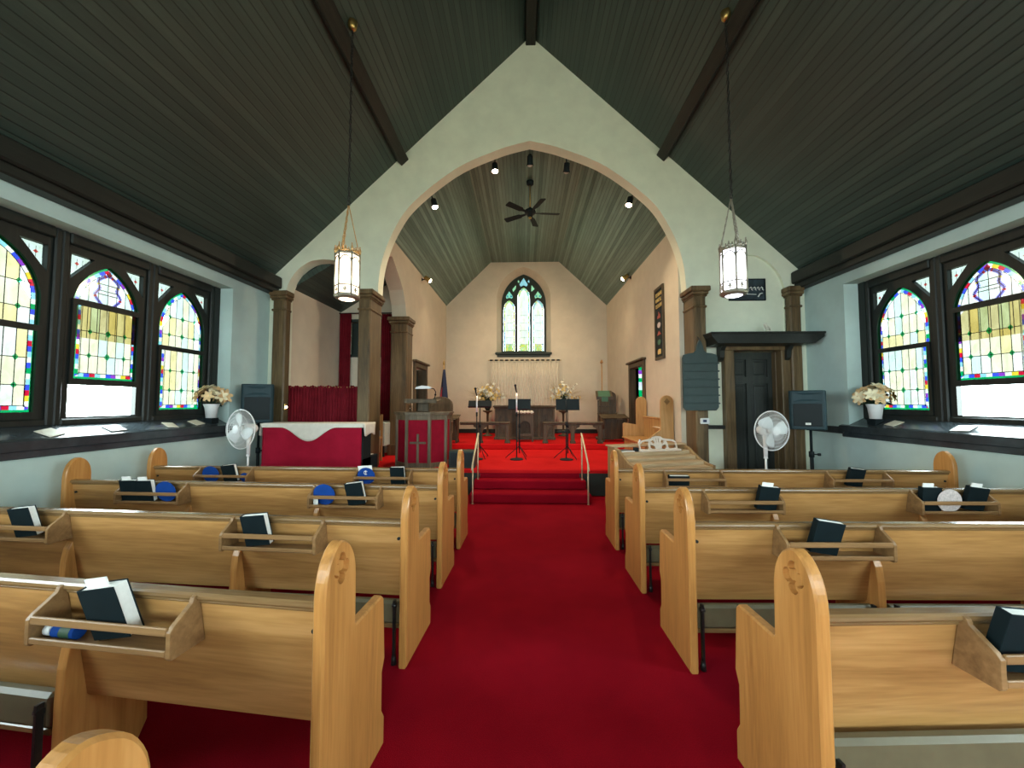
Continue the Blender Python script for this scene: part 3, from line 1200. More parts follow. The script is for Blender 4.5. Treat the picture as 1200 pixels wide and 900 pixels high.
# doors in the chancel side walls
def side_door(nm, x, sgn, y0, y1, zt, leaf):
    d = sempty(nm)
    mb = MB()
    f = lambda a, b: (min(x + sgn * a, x + sgn * b), max(x + sgn * a, x + sgn * b))
    X = f(-.04, .05)
    mb.cbox(*X, y0 - .11, y0 + .01, .42, zt, .01)
    mb.cbox(*X, y1 - .01, y1 + .11, .42, zt, .01)
    mb.cbox(*X, y0 - .11, y1 + .11, zt - .01, zt + .10, .01)
    X = f(-.04, .10)
    mb.cbox(*X, y0 - .16, y1 + .16, zt + .10, zt + .15, .012)
    X = f(-.30 if leaf else -.10, -.03)
    mb.box(*X, y0 - .01, y0 + .02, .42, zt)
    mb.box(*X, y1 - .02, y1 + .01, .42, zt)
    mb.build('door_frame', M['dark_oak'], d)
    if leaf:
        mb = MB()
        ho = [[(y0 + .12, zt - .9), (y1 - .12, zt - .9), (y1 - .12, zt - .1), (y0 + .12, zt - .1)]]
        X = f(-.20, -.16)
        mb.prism([(y0 + .01, .43), (y1 - .01, .43), (y1 - .01, zt - .02), (y0 + .01, zt - .02)], X[0], X[1], 'x', ho)
        X = f(-.19, -.18)
        mb.box(*X, y0 + .1, y1 - .1, zt - .92, zt - .08)
        mb.build('door_panel', M['greenpanel'], d)
    return d


side_door('door_2', -2.48, 1, 8.60, 9.50, 2.32, True)
side_door('door_3', 2.62, -1, 8.44, 9.42, 2.33, False)

# ------------------------------------------------------------------ pews
PEW_L = 3.44
END = [(0, 0), (.455, 0), (.455, .12), (.432, .16), (.430, .32), (.453, .37), (.436, .635), (.418, .652), (.21, .648), (.203, .66)] + \
      smooth_curve([(.200, .85), (.190, .91), (.165, .96), (.13, .99), (.095, 1.002), (.06, .985), (.027, .945), (.007, .89), (0, .83)], 3)


def quatrefoil(cy, cz, a=.025, r=.023, n=8):
    pts = []
    for q in range(4):
        t0 = q * PI / 2 + PI / 2
        oy, oz = a * math.cos(t0), a * 1.25 * math.sin(t0)
        for i in range(n):
            t = t0 - PI * .66 + PI * 1.32 * i / (n - 1)
            pts.append((cy + oy + r * math.cos(t), cz + oz + r * 1.1 * math.sin(t)))
    return pts


def inset_poly(poly, d):
    n = len(poly)
    cy, cz = .2, .45
    out = []
    area = sum(poly[i][0] * poly[(i + 1) % n][1] - poly[(i + 1) % n][0] * poly[i][1] for i in range(n))
    sg = 1 if area > 0 else -1
    for i in range(n):
        (ax, az), (bx, bz), (px, pz) = poly[i - 1], poly[(i + 1) % n], poly[i]
        d1 = Vector((px - ax, pz - az)).normalized()
        d2 = Vector((bx - px, bz - pz)).normalized()
        n1 = Vector((-d1.y, d1.x)) * sg
        n2 = Vector((-d2.y, d2.x)) * sg
        m = (n1 + n2)
        m = m / max(m.length_squared, .5) * 2 * .5 * 2 if False else m.normalized() / max(.5, m.normalized().dot(n1))
        out.append((px + m.x * d, pz + m.y * d))
    return out


def end_panel_mesh(s, x0, x1, carve):
    """carve: which face (0 at x0, 1 at x1) carries the carved quatrefoil"""
    mb = MB()
    q = quatrefoil(.098, .905)
    a, b = x0 * s, x1 * s
    sg = 1 if b > a else -1
    ins = inset_poly(END, .007)
    n = len(END)
    rec = .022 * sg
    ch = .007 * sg
    # core with chamfered rims on both faces
    def loop(poly, x): return [(x, y, z) for y, z in poly]
    vs = loop(ins, a) + loop(END, a + ch) + loop(END, b - ch) + loop(ins, b)
    fs = []
    for l in range(3):
        for i in range(n):
            j = (i + 1) % n
            fs.append((l * n + i, l * n + j, (l + 1) * n + j, (l + 1) * n + i))
    mb.add(vs, fs)
    for x, hole in ((a, carve == 0), (b, carve == 1)):
        loops = [ins] + ([q] if hole else [])
        tr = tessellate_polygon([[Vector((p[0], p[1], 0)) for p in l] for l in loops])
        fl = [p for l in loops for p in l]
        mb.add([(x, y, z) for y, z in fl], [tuple(t) for t in tr])
        if hole:
            xi = x + rec if x == a else x - rec
            m = len(q)
            mb.add([(x, y, z) for y, z in q] + [(xi, y, z) for y, z in q],
                   [(i, (i + 1) % m, m + (i + 1) % m, m + i) for i in range(m)])
            tr = tessellate_polygon([[Vector((p[0], p[1], 0)) for p in q]])
            mb.add([(xi, y, z) for y, z in q], [tuple(t) for t in tr])
    return mb


RACKS = {-1: (.82, 2.56), 1: (.81, 2.455)}


def build_pew(s, name, label, cat, loc, rz, group, kneel=(0, 1), kdz=0.0):
    t = thing(name, label, cat, loc, math.radians(rz), group)
    X = lambda a, b: (min(a * s, b * s), max(a * s, b * s))
    end_panel_mesh(s, 0, .045, 0).build('end_panel', M['oak_z'], t)
    end_panel_mesh(s, PEW_L - .045, PEW_L, 1).build('end_panel', M['oak_z'], t)
    mb = MB()
    x0, x1 = X(.045, PEW_L - .045)
    mb.prism([(.050, .790), (.080, .790), (.150, .345), (.120, .345)], x0, x1, 'x')
    mb.build('backrest', M['oak'], t)
    mb = MB()
    mb.prism([(.052, .768), (.046, .771), (.044, .777), (.048, .782), (.036, .786), (.032, .793), (.034, .803), (.042, .810), (.075, .812), (.086, .806), (.088, .785), (.080, .768)],
             x0, x1, 'x')
    mb.build('top_rail', M['oak_cap'], t)
    mb = MB()
    mb.prism([(.11, .425), (.11, .452), (.50, .452), (.515, .44), (.515, .425), (.49, .40), (.48, .425)], x0, x1, 'x')
    mb.build('seat', M['oak'], t)
    for sx in (1.09, 2.27):
        mb = MB()
        a, b = X(sx, sx + .045)
        mb.prism([(.045, 0), (.315, 0), (.355, .07), (.35, .24), (.38, .36), (.42, .424), (.138, .424), (.125, .53), (.095, .605), (.078, .60), (.060, .56), (.048, .48), (.045, .36)], a, b, 'x')
        mb.build('support', M['oak_z'], t, bevel=.004)
    for i, (ka, kb) in enumerate(((.055, 1.08), (1.15, 2.26))):
        if i not in kneel:
            continue
        mb = MB()
        a, b = X(ka, kb)
        mb.cbox(a, b, .045, .095, .215 + kdz, .345 + kdz, .014)
        kn = mb.build('kneeler', M['vinyl'], t)
        mb = MB()
        mb.cbox(a, b, .050, .090, .190 + kdz, .215 + kdz, .004)
        mb.build('kneeler_rail', M['oak_cap'], kn)
        for xx in (ka + .03, kb - .03):
            mb = MB()
            mb.box(xx * s - .006, xx * s + .006, .022, .046, .03, .36)
            mb.cyl((xx * s, .034, .0), (xx * s, .034, .05), .016, .012, 10)
            mb.cyl((xx * s - .012, .034, .33), (xx * s + .012, .034, .33), .014, None, 10)
            mb.build('kneeler_leg', M['dark_metal'], kn)
    for cx in RACKS[s]:
        mb = MB()
        c = cx * s
        mb.cbox(c - .281, c + .281, -.046, .070, .634, .644, .003)
        rk = mb.build('book_rack', M['oak_rack'], t)
        for q in (-1, 1):
            xx = c + q * .29
            mb = MB()
            mb.prism([(.073, .628), (-.050, .628), (-.058, .637), (-.058, .722), (-.046, .738), (-.012, .762), (.018, .784), (.024, .800), (.036, .806), (.046, .800), (.050, .772)],
                     xx - .009, xx + .009, 'x')
            mb.build('rack_bracket', M['oak_rack'], rk, bevel=.002)
        for za, zb_ in ((.708, .736), (.640, .662)):
            mb = MB()
            mb.cbox(c - .281, c + .281, -.058, -.046, za, zb_, .003)
            mb.build('rack_rail', M['oak_rack'], rk)
    mb = MB()
    for xx in (.075, PEW_L - .075):
        mb = MB()
        mb.cyl((xx * s, .070, .70), (xx * s, .054, .70), .009, None, 12)
        mb.build('screw_cover', M['black'], t)
    return t


PEWS = {'L1': (-.668, 1.30, -6.0), 'L2': (-.668, 2.22, -3.8), 'L3': (-.668, 3.16, -2.6), 'L4': (-.655, 4.0, -1.3),
        'R1': (.922, 1.272, 3.2), 'R2': (.922, 2.23, 1.3), 'R3': (.922, 3.13, 1.0), 'R4': (.928, 4.02, .3), 'L0': (-.655, .47, -7.5)}
GL, GR = 'oak pews left of the aisle', 'oak pews right of the aisle'
lab = {'L1': 'nearest left oak pew with its back in view, a thick white-edged hymnal in its rack',
       'L2': 'left oak pew third from the steps, only hymnals and no fans in its racks',
       'L3': 'left oak pew second from the steps, two hymnals side by side near the window',
       'L4': 'oak pew left of the aisle, frontmost, next to the draped piano and the white fan',
       'L0': 'oak pew of which only the rounded end top shows, bottom left',
       'R1': 'oak pew right of the aisle, nearest, its large end panel carved with a quatrefoil',
       'R2': 'right oak pew third from the steps, one black hymnal leaning in its rack',
       'R3': 'right oak pew second from the steps, pale lace fan in its outer rack',
       'R4': 'oak pew right of the aisle, frontmost, in front of the wooden organ console'}
pl = build_pew(-1, 'church_pew', lab['L2'], 'pew', (*PEWS['L2'][:2], 0), PEWS['L2'][2], GL)
pr = build_pew(1, 'church_pew', lab['R2'], 'pew', (*PEWS['R2'][:2], 0), PEWS['R2'][2], GR)
build_pew(-1, 'church_pew', lab['L1'], 'pew', (*PEWS['L1'][:2], 0), PEWS['L1'][2], GL, (1,), .04)
build_pew(1, 'church_pew', lab['R1'], 'pew', (*PEWS['R1'][:2], 0), PEWS['R1'][2], GR, (0, 1), .065)
for kx in ('L3', 'L4', 'L0'):
    dup(pl, (*PEWS[kx][:2], 0), math.radians(PEWS[kx][2]), lab[kx])
for kx in ('R3', 'R4'):
    dup(pr, (*PEWS[kx][:2], 0), math.radians(PEWS[kx][2]), lab[kx])


def pew_pt(key, lx, y, z):
    x, yy, r = PEWS[key]
    s = -1 if key[0] == 'L' else 1
    p = T(x, yy, 0) @ Rz(math.radians(r)) @ Vector((lx * s, y, z))
    return p, math.radians(r)


# ------------------------------------------------------------------ hymnals and fans in the racks
def build_hymnal(label, loc, rot, w=.145, h=.205, d=.042, group='hymnals in the pew racks', ribbon=False):
    t = thing('hymnal', label, 'book', loc, 0, group)
    t.rotation_euler = rot
    mb = MB()
    mb.cbox(-w / 2, w / 2, -d / 2, -d / 2 + .004, 0, h, .0015)
    mb.cbox(-w / 2, w / 2, d / 2 - .004, d / 2, 0, h, .0015)
    mb.cbox(-w / 2 - .004, -w / 2 + .003, -d / 2, d / 2, 0, h, .0015)
    mb.build('cover', M['cover'], t)
    mb = MB()
    mb.box(-w / 2 + .003, w / 2 - .004, -d / 2 + .004, d / 2 - .004, .004, h - .004)
    if ribbon:
        mb.box(-w / 2 + .012, w / 2 - .05, -.004, .002, h - .01, h + .028)
    mb.build('pages', M['pages'], t)
    return t


TILT = .20
books = [  # pew, local x, sideways lean, width, height, tilt, label, slip of paper
    ('L1', .80, -.17, .150, .195, 'thick black hymnal with white page edges in the rack of the nearest left pew', True),
    ('L2', .905, -.10, .148, .188, 'black hymnal in the aisle-side rack of the left pew with no fans', False),
    ('L2', 2.475, -.12, .148, .188, 'black hymnal in the window-side rack of the left pew with no fans', False),
    ('L3', 2.748, -.02, .145, .186, 'black hymnal nearer the window, of two side by side next to a blue fan', True),
    ('L3', 2.598, -.02, .145, .186, 'black hymnal of two side by side, the one touching the blue fan', True),
    ('L3', .712, -.13, .145, .188, 'black hymnal beside a plain blue fan in the second left pew from the steps', False),
    ('L4', 2.465, -.12, .145, .186, 'black hymnal between two blue fans in the front left pew', False),
    ('L4', .655, -.02, .145, .186, 'black hymnal at the aisle end of the front left pew', False),
    ('R1', .625, .10, .155, .195, 'black hymnal in the rack of the nearest right pew, cut by the picture edge', False),
    ('R2', .745, .15, .148, .188, 'black hymnal leaning in the rack of the third right pew from the steps', False),
    ('R3', .990, .10, .148, .190, 'black hymnal holding a folded white paper, second right pew from the steps', True),
    ('R3', 2.28, .02, .145, .188, 'black hymnal standing behind the pale lace fan', True),
    ('R3', 2.60, .12, .145, .188, 'black hymnal nearest the right wall, beyond the lace fan', True),
    ('R4', 2.40, .12, .145, .184, 'black hymnal alone in the window-side rack of the front right pew', False),
]
for kx, lx, lean, w_, h_, lb, rib in books:
    p, r = pew_pt(kx, lx, .006, .652 + abs(math.sin(lean)) * w_ / 2)
    tl = TILT
    if 'lace fan' in lb and 'behind' in lb:
        p, r = pew_pt(kx, lx, .010, .650)
        tl = .06
    build_hymnal(lb, p, (tl, lean, r), w_, h_, .05 if kx == 'L1' else .040, ribbon=rib)
p, r = pew_pt('R4', .655, .010, .656)
build_hymnal('black hymnal on its long edge, low in the aisle-side rack of the front right pew', p, (.18, 0, r), .20, .105, .045)


def build_fan(label, loc, rz, mat, lean=0.0, tilt=-.26, emblem=None, rad=.098, z=.095):
    t = thing('paper_fan', label, 'hand fan', loc, 0, 'round hand fans in the pew racks')
    t.rotation_euler = (tilt, lean, rz)
    mb = MB()
    n = 28
    pts = []
    for i in range(n):
        a = 2 * PI * i / n
        pts.append((rad * math.cos(a), z + rad * .95 * math.sin(a)))
    mb.prism(pts, -.002, .002, 'y')
    mb.build('fan_blade', mat, t)
    mb = MB()
    mb.box(-.009, .009, .0022, .005, .0, z * 1.2)
    mb.build('fan_stick', M['oak_rack'], t)
    if emblem:
        mb = MB()
        mb.tube([(.02 * math.cos(a), -.004, z + .035 + .02 * math.sin(a)) for a in [PI * .2 + i * PI * 1.5 / 10 for i in range(11)]], .003, 5)
        mb.box(-.003, .003, -.005, -.0025, z + .02, z + .06)
        mb.build('fan_emblem', emblem, t)
    return t


fans = [('L3', 2.432, 'blue round hand fan beside the pair of hymnals near the window', 'blue', None),
        ('L3', 1.005, 'plain blue round hand fan in the aisle-side rack of the second left pew', 'blue', None),
        ('L4', 2.705, 'blue round hand fan nearest the window in the front left pew', 'blue', None),
        ('L4', 2.336, 'blue round hand fan sunk low beside the hymnal in the front left pew', 'blue', None),
        ('L4', 1.0, 'blue round hand fan with a white emblem, a white paper behind it', 'blue', 'paper'),
        ('R3', 2.40, 'pale lace-patterned round fan in front of a hymnal', 'lace', None)]
for kx, lx, lb, mt, em in fans:
    low = 'sunk' in lb
    front = mt == 'lace' or 'emblem' in lb
    p, r = pew_pt(kx, lx, (-.022 if mt == 'lace' else .012), .655)
    build_fan(lb, p, r, M[mt], 0.0 if not low else .2, .18 if mt != 'lace' else .05, M[em] if em else None, .094 if not low else .055, .080 if not low else .048)
# papers
def sheet_paper(label, loc, rot, w, h, name='paper_slip', cat='paper'):
    mb = MB()
    mb.box(-w / 2, w / 2, -.0015, .0015, 0, h)
    o = mb.build(name, M['paper'], loc=loc)
    o.rotation_euler = rot
    return tag(o, label, cat)


p, r = pew_pt('L4', 1.005, .034, .660)
sheet_paper('white paper slip behind the blue fan with the emblem', p, (.22, -.06, r), .15, .185)
p, r = pew_pt('L3', 1.065, -.02, .650)
sheet_paper('narrow white paper at the rack end beside a plain blue fan', p, (.1, 0, r), .04, .06)
# small bottle lying in the nearest left rack
p, r = pew_pt('L1', 1.0, -.012, .6695)
t = thing('lotion_bottle', 'small blue bottle with white cap lying in the nearest left rack', 'bottle', p, r)
mb = MB()
mb.cyl((-.045, 0, 0), (.05, 0, 0), .024, None, 14)
mb.cyl((-.055, 0, 0), (-.045, 0, 0), .014, .024, 14)
mb.build('bottle_body', M['blue'], t)
mb = MB()
mb.cyl((-.085, 0, 0), (-.055, 0, 0), .020, None, 14)
mb.build('cap', M['white'], t)
mb = MB()
mb.cyl((-.01, 0, 0), (.035, 0, 0), .0245, None, 14, caps=False)
mb.build('bottle_band', M['leaf'], t)


# ------------------------------------------------------------------ hanging lanterns
def build_lantern(label, x, y, mat, metal, crown, zc):
    t = thing('hanging_lantern', label, 'lamp', (x, y, 2.62), 0, 'pair of hanging lanterns')
    H0, H1, R_ = .050, .50, .127
    hexa = [(R_ * math.cos(PI / 3 * i + .25), R_ * math.sin(PI / 3 * i + .25)) for i in range(6)]
    mb = MB()
    for i in range(6):
        (ax, ay), (bx, by) = hexa[i], hexa[(i + 1) % 6]
        mb.tube([(ax, ay, H0 - .02), (ax, ay, H1 + .02)], .010, 6)
        for z, rr in ((H0, .012), (H0 + .10, .007), (H1, .012)):
            mb.tube([(ax, ay, z), (bx, by, z)], rr, 6)
        # pointed tracery over each pane
        mx, my = (ax + bx) / 2, (ay + by) / 2
        for (sx, sy) in ((ax, ay), (bx, by)):
            arc = []
            for k_ in range(7):
                u = k_ / 6
                arc.append((lerp(sx, mx, 1 - math.cos(u * PI / 2)), lerp(sy, my, 1 - math.cos(u * PI / 2)), H1 - .13 + .10 * math.sin(u * PI / 2)))
            mb.tube(arc, .0065, 5)
        # small cross in the lower band
        mb.tube([(mx, my, H0 + .025), (mx, my, H0 + .08)], .009, 5)
        mb.tube([(lerp(mx, ax, .3), lerp(my, ay, .3), H0 + .052), (lerp(mx, bx, .3), lerp(my, by, .3), H0 + .052)], .009, 5)
    mb.lathe([(R_ - .03, .012), (R_ - .01, .018), (R_ + .008, H0 - .015), (R_ + .008, H0 - .005), (R_ - .015, H0 - .002)], 24, smooth=True)
    mb.build('lantern_frame', metal, t)
    mb = MB()
    for i in range(6):
        (ax, ay), (bx, by) = hexa[i], hexa[(i + 1) % 6]
        mx, my = (ax + bx) / 2, (ay + by) / 2
        px, py = mx * 1.0, my * 1.0
        # cresting: fleur finials
        for f, hgt in ((0, .10), (.5, .07), (.25, .05), (.75, .05)):
            qx, qy = lerp(ax, bx, f), lerp(ay, by, f)
            mb.tube([(qx, qy, H1), (qx * 1.03, qy * 1.03, H1 + hgt * .6), (qx * .99, qy * .99, H1 + hgt)], [.008, .012, .003], 6)
            mb.sphere((qx, qy, H1 + hgt), .008, 6, 4)
        mb.tube([(ax, ay, H1 + .012), (mx * 1.04, my * 1.04, H1 + .035), (bx, by, H1 + .012)], .007, 6)
    mb.build('crown', crown, t)
    mb = MB()
    inn_ = [(p * .97, q * .97) for p, q in hexa]
    vs = [(a, b, H0) for a, b in inn_] + [(a, b, H1) for a, b in inn_]
    mb.add(vs, [(i, (i + 1) % 6, 6 + (i + 1) % 6, 6 + i) for i in range(6)])
    mb.build('lamp_glass', mat, t)
    mb = MB()
    mb.lathe([(.02, .0), (.07, .005), (R_ - .03, .02), (R_ - .03, .03)], 20)
    mb.build('bottom_glass', mat, t)
    mb = MB()
    zt = 1.08
    for i in range(3):
        a = i * 2 * PI / 3 + .4
        pts = [(R_ * .9 * math.cos(a) * (1 - u), R_ * .9 * math.sin(a) * (1 - u), H1 + .04 + (zt - H1 - .04) * u) for u in [k_ / 14 for k_ in range(15)]]
        for j in range(14):
            p0, p1 = Vector(pts[j]), Vector(pts[j + 1])
            d = (p1 - p0)
            side = d.cross(Vector((0, 0, 1)) if j % 2 else Vector((1, .3, 0))).normalized() * .0075
            c = (p0 + p1) / 2
            dd = d * .60
            ring = [c + dd * math.cos(u) + side * math.sin(u) for u in [2 * PI * q / 8 for q in range(8)]]
            mb.tube(ring, .0048, 4, closed=True)
    mb.build('hanger_chain', crown, t)
    mb = MB()
    mb.tube([(.018 * math.cos(a), 0, zt + .02 + .022 * math.sin(a)) for a in [2 * PI * q / 10 for q in range(10)]], .005, 5, closed=True)
    mb.lathe([(.004, zt - .02), (.016, zt - .012), (.016, zt), (.005, zt + .01)], 10)
    z = zt + .04
    j = 0
    top_ = zc - 2.62 - .05
    while z < top_ - .02:
        sx, sy = ((1, 0), (0, 1))[j % 2]
        mb.tube([(sx * .011 * math.sin(u), sy * .011 * math.sin(u), z + .03 + .034 * math.cos(u)) for u in [2 * PI * q / 8 for q in range(8)]], .0058, 4, closed=True)
        z += .055
        j += 1
    mb.build('chain', M['dark_metal'], t)
    mb = MB()
    mb.lathe([(.012, top_ - .03), (.03, top_ - .02), (.045, top_ + .0), (.055, top_ + .07)], 16)
    mb.build('ceiling_canopy', M['brass'], t)
    return t


build_lantern('warm glowing hanging lantern with a gilt crown, over the left pews', -1.94, 4.10, M['lamp_warm'], M['pewter'], M['gilt'], 5.80)
build_lantern('cool white hanging lantern with a pewter crown, in front of the dark picture', 2.225, 4.09, M['lamp_cool'], M['pewter'], M['pewter'], 5.77)


# ------------------------------------------------------------------ pedestal fans
def build_pedestal_fan(label, x, y, zc, R_, rz, rot):
    t = thing('pedestal_fan', label, 'fan', (x, y, 0), rz, 'white pedestal fans')
    hub = Vector((0, 0, zc))
    mb = MB()
    for i in range(60):
        a = 2 * PI * i / 60
        c, s_ = math.cos(a), math.sin(a)
        prof = [(.045, -.085), (R_ * .45, -.088), (R_ * .8, -.070), (R_, -.020), (R_ * .8, .035), (R_ * .4, .05), (.05, .05)]
        mb.tube([(r * c, yy, zc + r * s_) for r, yy in prof], .0016, 4, caps=False)
    for r, yy, w_ in ((R_, -.020, .0065), (R_ * .8, -.070, .002), (R_ * .45, -.088, .002), (R_ * .62, -.080, .002)):
        mb.tube([(r * math.cos(a), yy, zc + r * math.sin(a)) for a in [2 * PI * q / 40 for q in range(40)]], w_, 6, closed=True)
    mb.build('cage', M['white'], t)
    mb = MB()
    mb.cyl((0, -.095, zc), (0, -.080, zc), .050, .055, 24)
    mb.sphere((0, -.094, zc), .045, 16, 8, sc=(1, .2, 1))
    mb.build('cage_badge', M['white'], t)
    mb = MB()
    for kk in range(3):
        a0 = rot + kk * 2 * PI / 3
        rows = []
        for i in range(9):
            u = i / 8
            r = lerp(.03, R_ * .84, u)
            wdt = (.25 + .75 * math.sin(min(1, u * 1.15) * PI * .62)) * R_ * .33
            wdt *= (1 if u < .85 else math.sqrt(max(.12, 1 - ((u - .85) / .16) ** 2)))
            row = []
            for j in range(5):
                v = j / 4 - .5
                off = v * 2 * wdt + .03 * u
                a = a0
                px = r * math.cos(a) - off * math.sin(a)
                pz = r * math.sin(a) + off * math.cos(a)
                row.append((px, -.03 + v * .035, zc + pz))
            rows.append(row)
        mb.sheet(rows)
    mb.cyl((0, -.06, zc), (0, .0, zc), .042, None, 20)
    mb.build('blades', M['fan_blade'], t, solid=.004)
    mb = MB()
    mb.lathe([(.03, .0), (.06, .01), (.062, .09), (.05, .13), (.02, .15)], 20, M=T(0, .05, zc) @ Rx(-PI / 2))
    mb.cyl((0, .09, zc - .05), (0, .09, zc - .14), .028, .022, 14)
    mb.build('motor', M['white'], t)
    mb = MB()
    mb.cyl((0, .09, .05), (0, .09, zc - .30), .0125, None, 12)
    mb.cyl((0, .09, zc - .34), (0, .09, zc - .10), .022, .026, 14)
    mb.cyl((0, .09, zc - .36), (0, .09, zc - .33), .026, .02, 14)
    mb.build('pole', M['white'], t)
    mb = MB()
    mb.lathe([(.20, 0), (.205, .012), (.18, .028), (.05, .045), (.03, .07)], 28, c=(0, .09, 0))
    mb.build('fan_base', M['white'], t)
    return t


build_pedestal_fan('white pedestal fan in front of the draped piano', -3.68, 4.93, 1.155, .255, -.30, 1.62)
build_pedestal_fan('white pedestal fan in front of the dark panelled door', 3.10, 4.95, 1.150, .245, .18, 2.2)


# ------------------------------------------------------------------ loudspeakers on stands
def build_speaker(label, x, y, z, w_, h_, d_, rz, badge=True):
    t = thing('loudspeaker', label, 'speaker', (x, y, z), rz, 'loudspeakers on stands')
    mb = MB()
    mb.prism([(-w_ / 2 + .03, -d_ / 2), (w_ / 2 - .03, -d_ / 2), (w_ / 2, -d_ / 2 + .03), (w_ / 2 - .06, d_ / 2), (-w_ / 2 + .06, d_ / 2), (-w_ / 2, -d_ / 2 + .03)], 0, h_, 'z')
    mb.build('cabinet', M['teal_plastic'], t, bevel=.015)
    mb = MB()
    mb.cbox(-w_ / 2 + .05, w_ / 2 - .05, -d_ / 2 - .012, -d_ / 2, .05, h_ * .66, .008)
    mb.build('grille', M['black_soft'], t)
    mb = MB()
    a, b, zc0, zc1 = w_ / 2 - .05, .06, h_ * .72, h_ * .94
    y0 = -d_ / 2 - .012
    rim = [(-a, zc0), (a, zc0), (a, zc1), (-a, zc1)]
    thr = [(-b, (zc0 + zc1) / 2 - .03), (b, (zc0 + zc1) / 2 - .03), (b, (zc0 + zc1) / 2 + .03), (-b, (zc0 + zc1) / 2 + .03)]
    vs = [(p, y0, q) for p, q in rim] + [(p, -d_ / 2 - .001, q) for p, q in thr]
    mb.add(vs, [(i, (i + 1) % 4, 4 + (i + 1) % 4, 4 + i) for i in range(4)] + [(4, 5, 6, 7)])
    out = [(p * 1.04, zc0 - .01 if q == zc0 else zc1 + .01) for p, q in rim]
    vs = [(p, y0, q) for p, q in rim] + [(p, y0, q) for p, q in out] + [(p, -d_ / 2, q) for p, q in out]
    mb.add(vs, [(i, (i + 1) % 4, 4 + (i + 1) % 4, 4 + i) for i in range(4)] + [(4 + i, 4 + (i + 1) % 4, 8 + (i + 1) % 4, 8 + i) for i in range(4)])
    mb.build('horn', M['teal_plastic'], t)
    if badge:
        mb = MB()
        mb.cbox(-.03, .03, -d_ / 2 - .018, -d_ / 2 - .012, .068, .098, .003)
        mb.build('badge', M['paper'], t)
    return t


def build_stand(label, x, y, ztop, rl=.38):
    t = thing('speaker_stand', label, 'stand', (x, y, 0), .4, 'speaker stands')
    mb = MB()
    mb.cyl((0, 0, .12), (0, 0, .80), .0225, None, 14)
    mb.cyl((0, 0, .78), (0, 0, ztop - .012), .017, None, 14)
    mb.cyl((0, 0, ztop - .014), (0, 0, ztop - .001), .05, None, 14)
    mb.build('pole', M['black'], t)
    mb = MB()
    mb.cyl((0, 0, .74), (0, 0, .82), .032, None, 14)
    mb.cyl((0, 0, .42), (0, 0, .52), .034, None, 14)
    for z in (.78, .47):
        mb.cyl((.02, -.02, z), (.06, -.05, z), .008, None, 8)
        mb.cyl((.055, -.047, z), (.08, -.066, z), .018, .02, 10)
    mb.build('collar', M['black'], t)
    for i in range(3):
        a = i * 2 * PI / 3
        mb = MB()
        mb.tube([(.03 * math.cos(a), .03 * math.sin(a), .46), (rl * math.cos(a), rl * math.sin(a), .012)], .011, 8)
        mb.tube([(.02 * math.cos(a), .02 * math.sin(a), .14), (rl * .53 * math.cos(a), rl * .53 * math.sin(a), .24)], .008, 6)
        mb.build('leg', M['black'], t)
    return t


build_speaker('dark loudspeaker on a pole beside the panelled door, small white badge', 3.96, 5.52, 1.13, .42, .54, .32, -.55)
build_stand('black speaker stand with two knobs beside the panelled door', 4.02, 5.54, 1.13)
build_speaker('dark loudspeaker between the left flower pot and the red choir curtain', -4.03, 5.72, 1.20, .42, .58, .30, .50, False)
build_stand('black speaker stand hidden behind the left fan', -4.03, 5.74, 1.20, .235)


# ------------------------------------------------------------------ upright piano under cloths
t = thing('upright_piano', 'dark upright piano, back to the pews, draped in maroon cloth', 'piano', (-3.03, 5.75, 0))
mb = MB()
mb.cbox(-.72, .72, -.28, .02, .08, 1.17, .01)
mb.cbox(-.72, -.66, -.28, .30, 0, .70, .01)
mb.cbox(.66, .72, -.28, .30, 0, .70, .01)
mb.build('case', M['black'], t)
mb = MB()
mb.cbox(-.74, .74, -.30, .06, 1.17, 1.195, .006)
mb.build('lid', M['black'], t)
mb = MB()
mb.cbox(-.66, .66, .02, .30, .62, .70, .008)
for i in range(52):
    x = -.62 + i * .0238
    mb.box(x, x + .0225, .12, .27, .70, .718)
mb.build('keyboard', M['white'], t)
mb = MB()
for x in (-.1, 0, .1):
    mb.cbox(x - .012, x + .012, .02, .14, .05, .07, .004)
mb.build('pedals', M['brass'], t)

mb = MB()
rows = []
for i in range(10):
    z = 1.198 - i * (1.16 / 9)
    rows.append([(-3.75 + 1.44 * j / 40, 5.425 - .006 * math.sin(j * .9) * (i / 9) - .012 * (i / 9), z) for j in range(41)])
mb.sheet(rows)
o = mb.build('piano_cloth', M['maroon'], solid=.004)
tag(o, 'maroon cloth hung over the back of the piano to the floor', 'cloth')


def runner_edge(u):
    """drop of the white runner along the front, u 0..1"""
    d = .055
    v = (u - .47) / .27
    if abs(v) < 1:
        d += .195 * (.5 + .5 * math.cos(v * PI))
    return d


mb = MB()
rows = []
N = 60
for k_ in range(13):
    row = []
    for j in range(N + 1):
        u = j / N
        x = -3.775 + 1.50 * u
        if k_ <= 4:
            row.append((x, 5.83 - .42 * k_ / 4 if k_ < 4 else 5.412, 1.204))
        else:
            row.append((x, 5.408 - .004 * (k_ - 4) / 8, 1.202 - runner_edge(u) * (k_ - 4) / 8))
    rows.append(row)
mb.sheet(rows)
for s, x in ((1, -2.275), (-1, -3.775)):
    rows = []
    for k_ in range(6):
        rows.append([(x + s * .004 + s * .012 * math.sin(q * 1.3 + k_ * .3) * k_ / 6, 5.41 + .42 * q / 8, 1.204 - (.17 + .02 * math.sin(q)) * k_ / 5) for q in range(9)])
    mb.sheet(rows)
o = mb.build('piano_runner', M['white_cloth'], solid=.006)
tag(o, 'white runner with a rounded drop lying along the piano top', 'cloth')


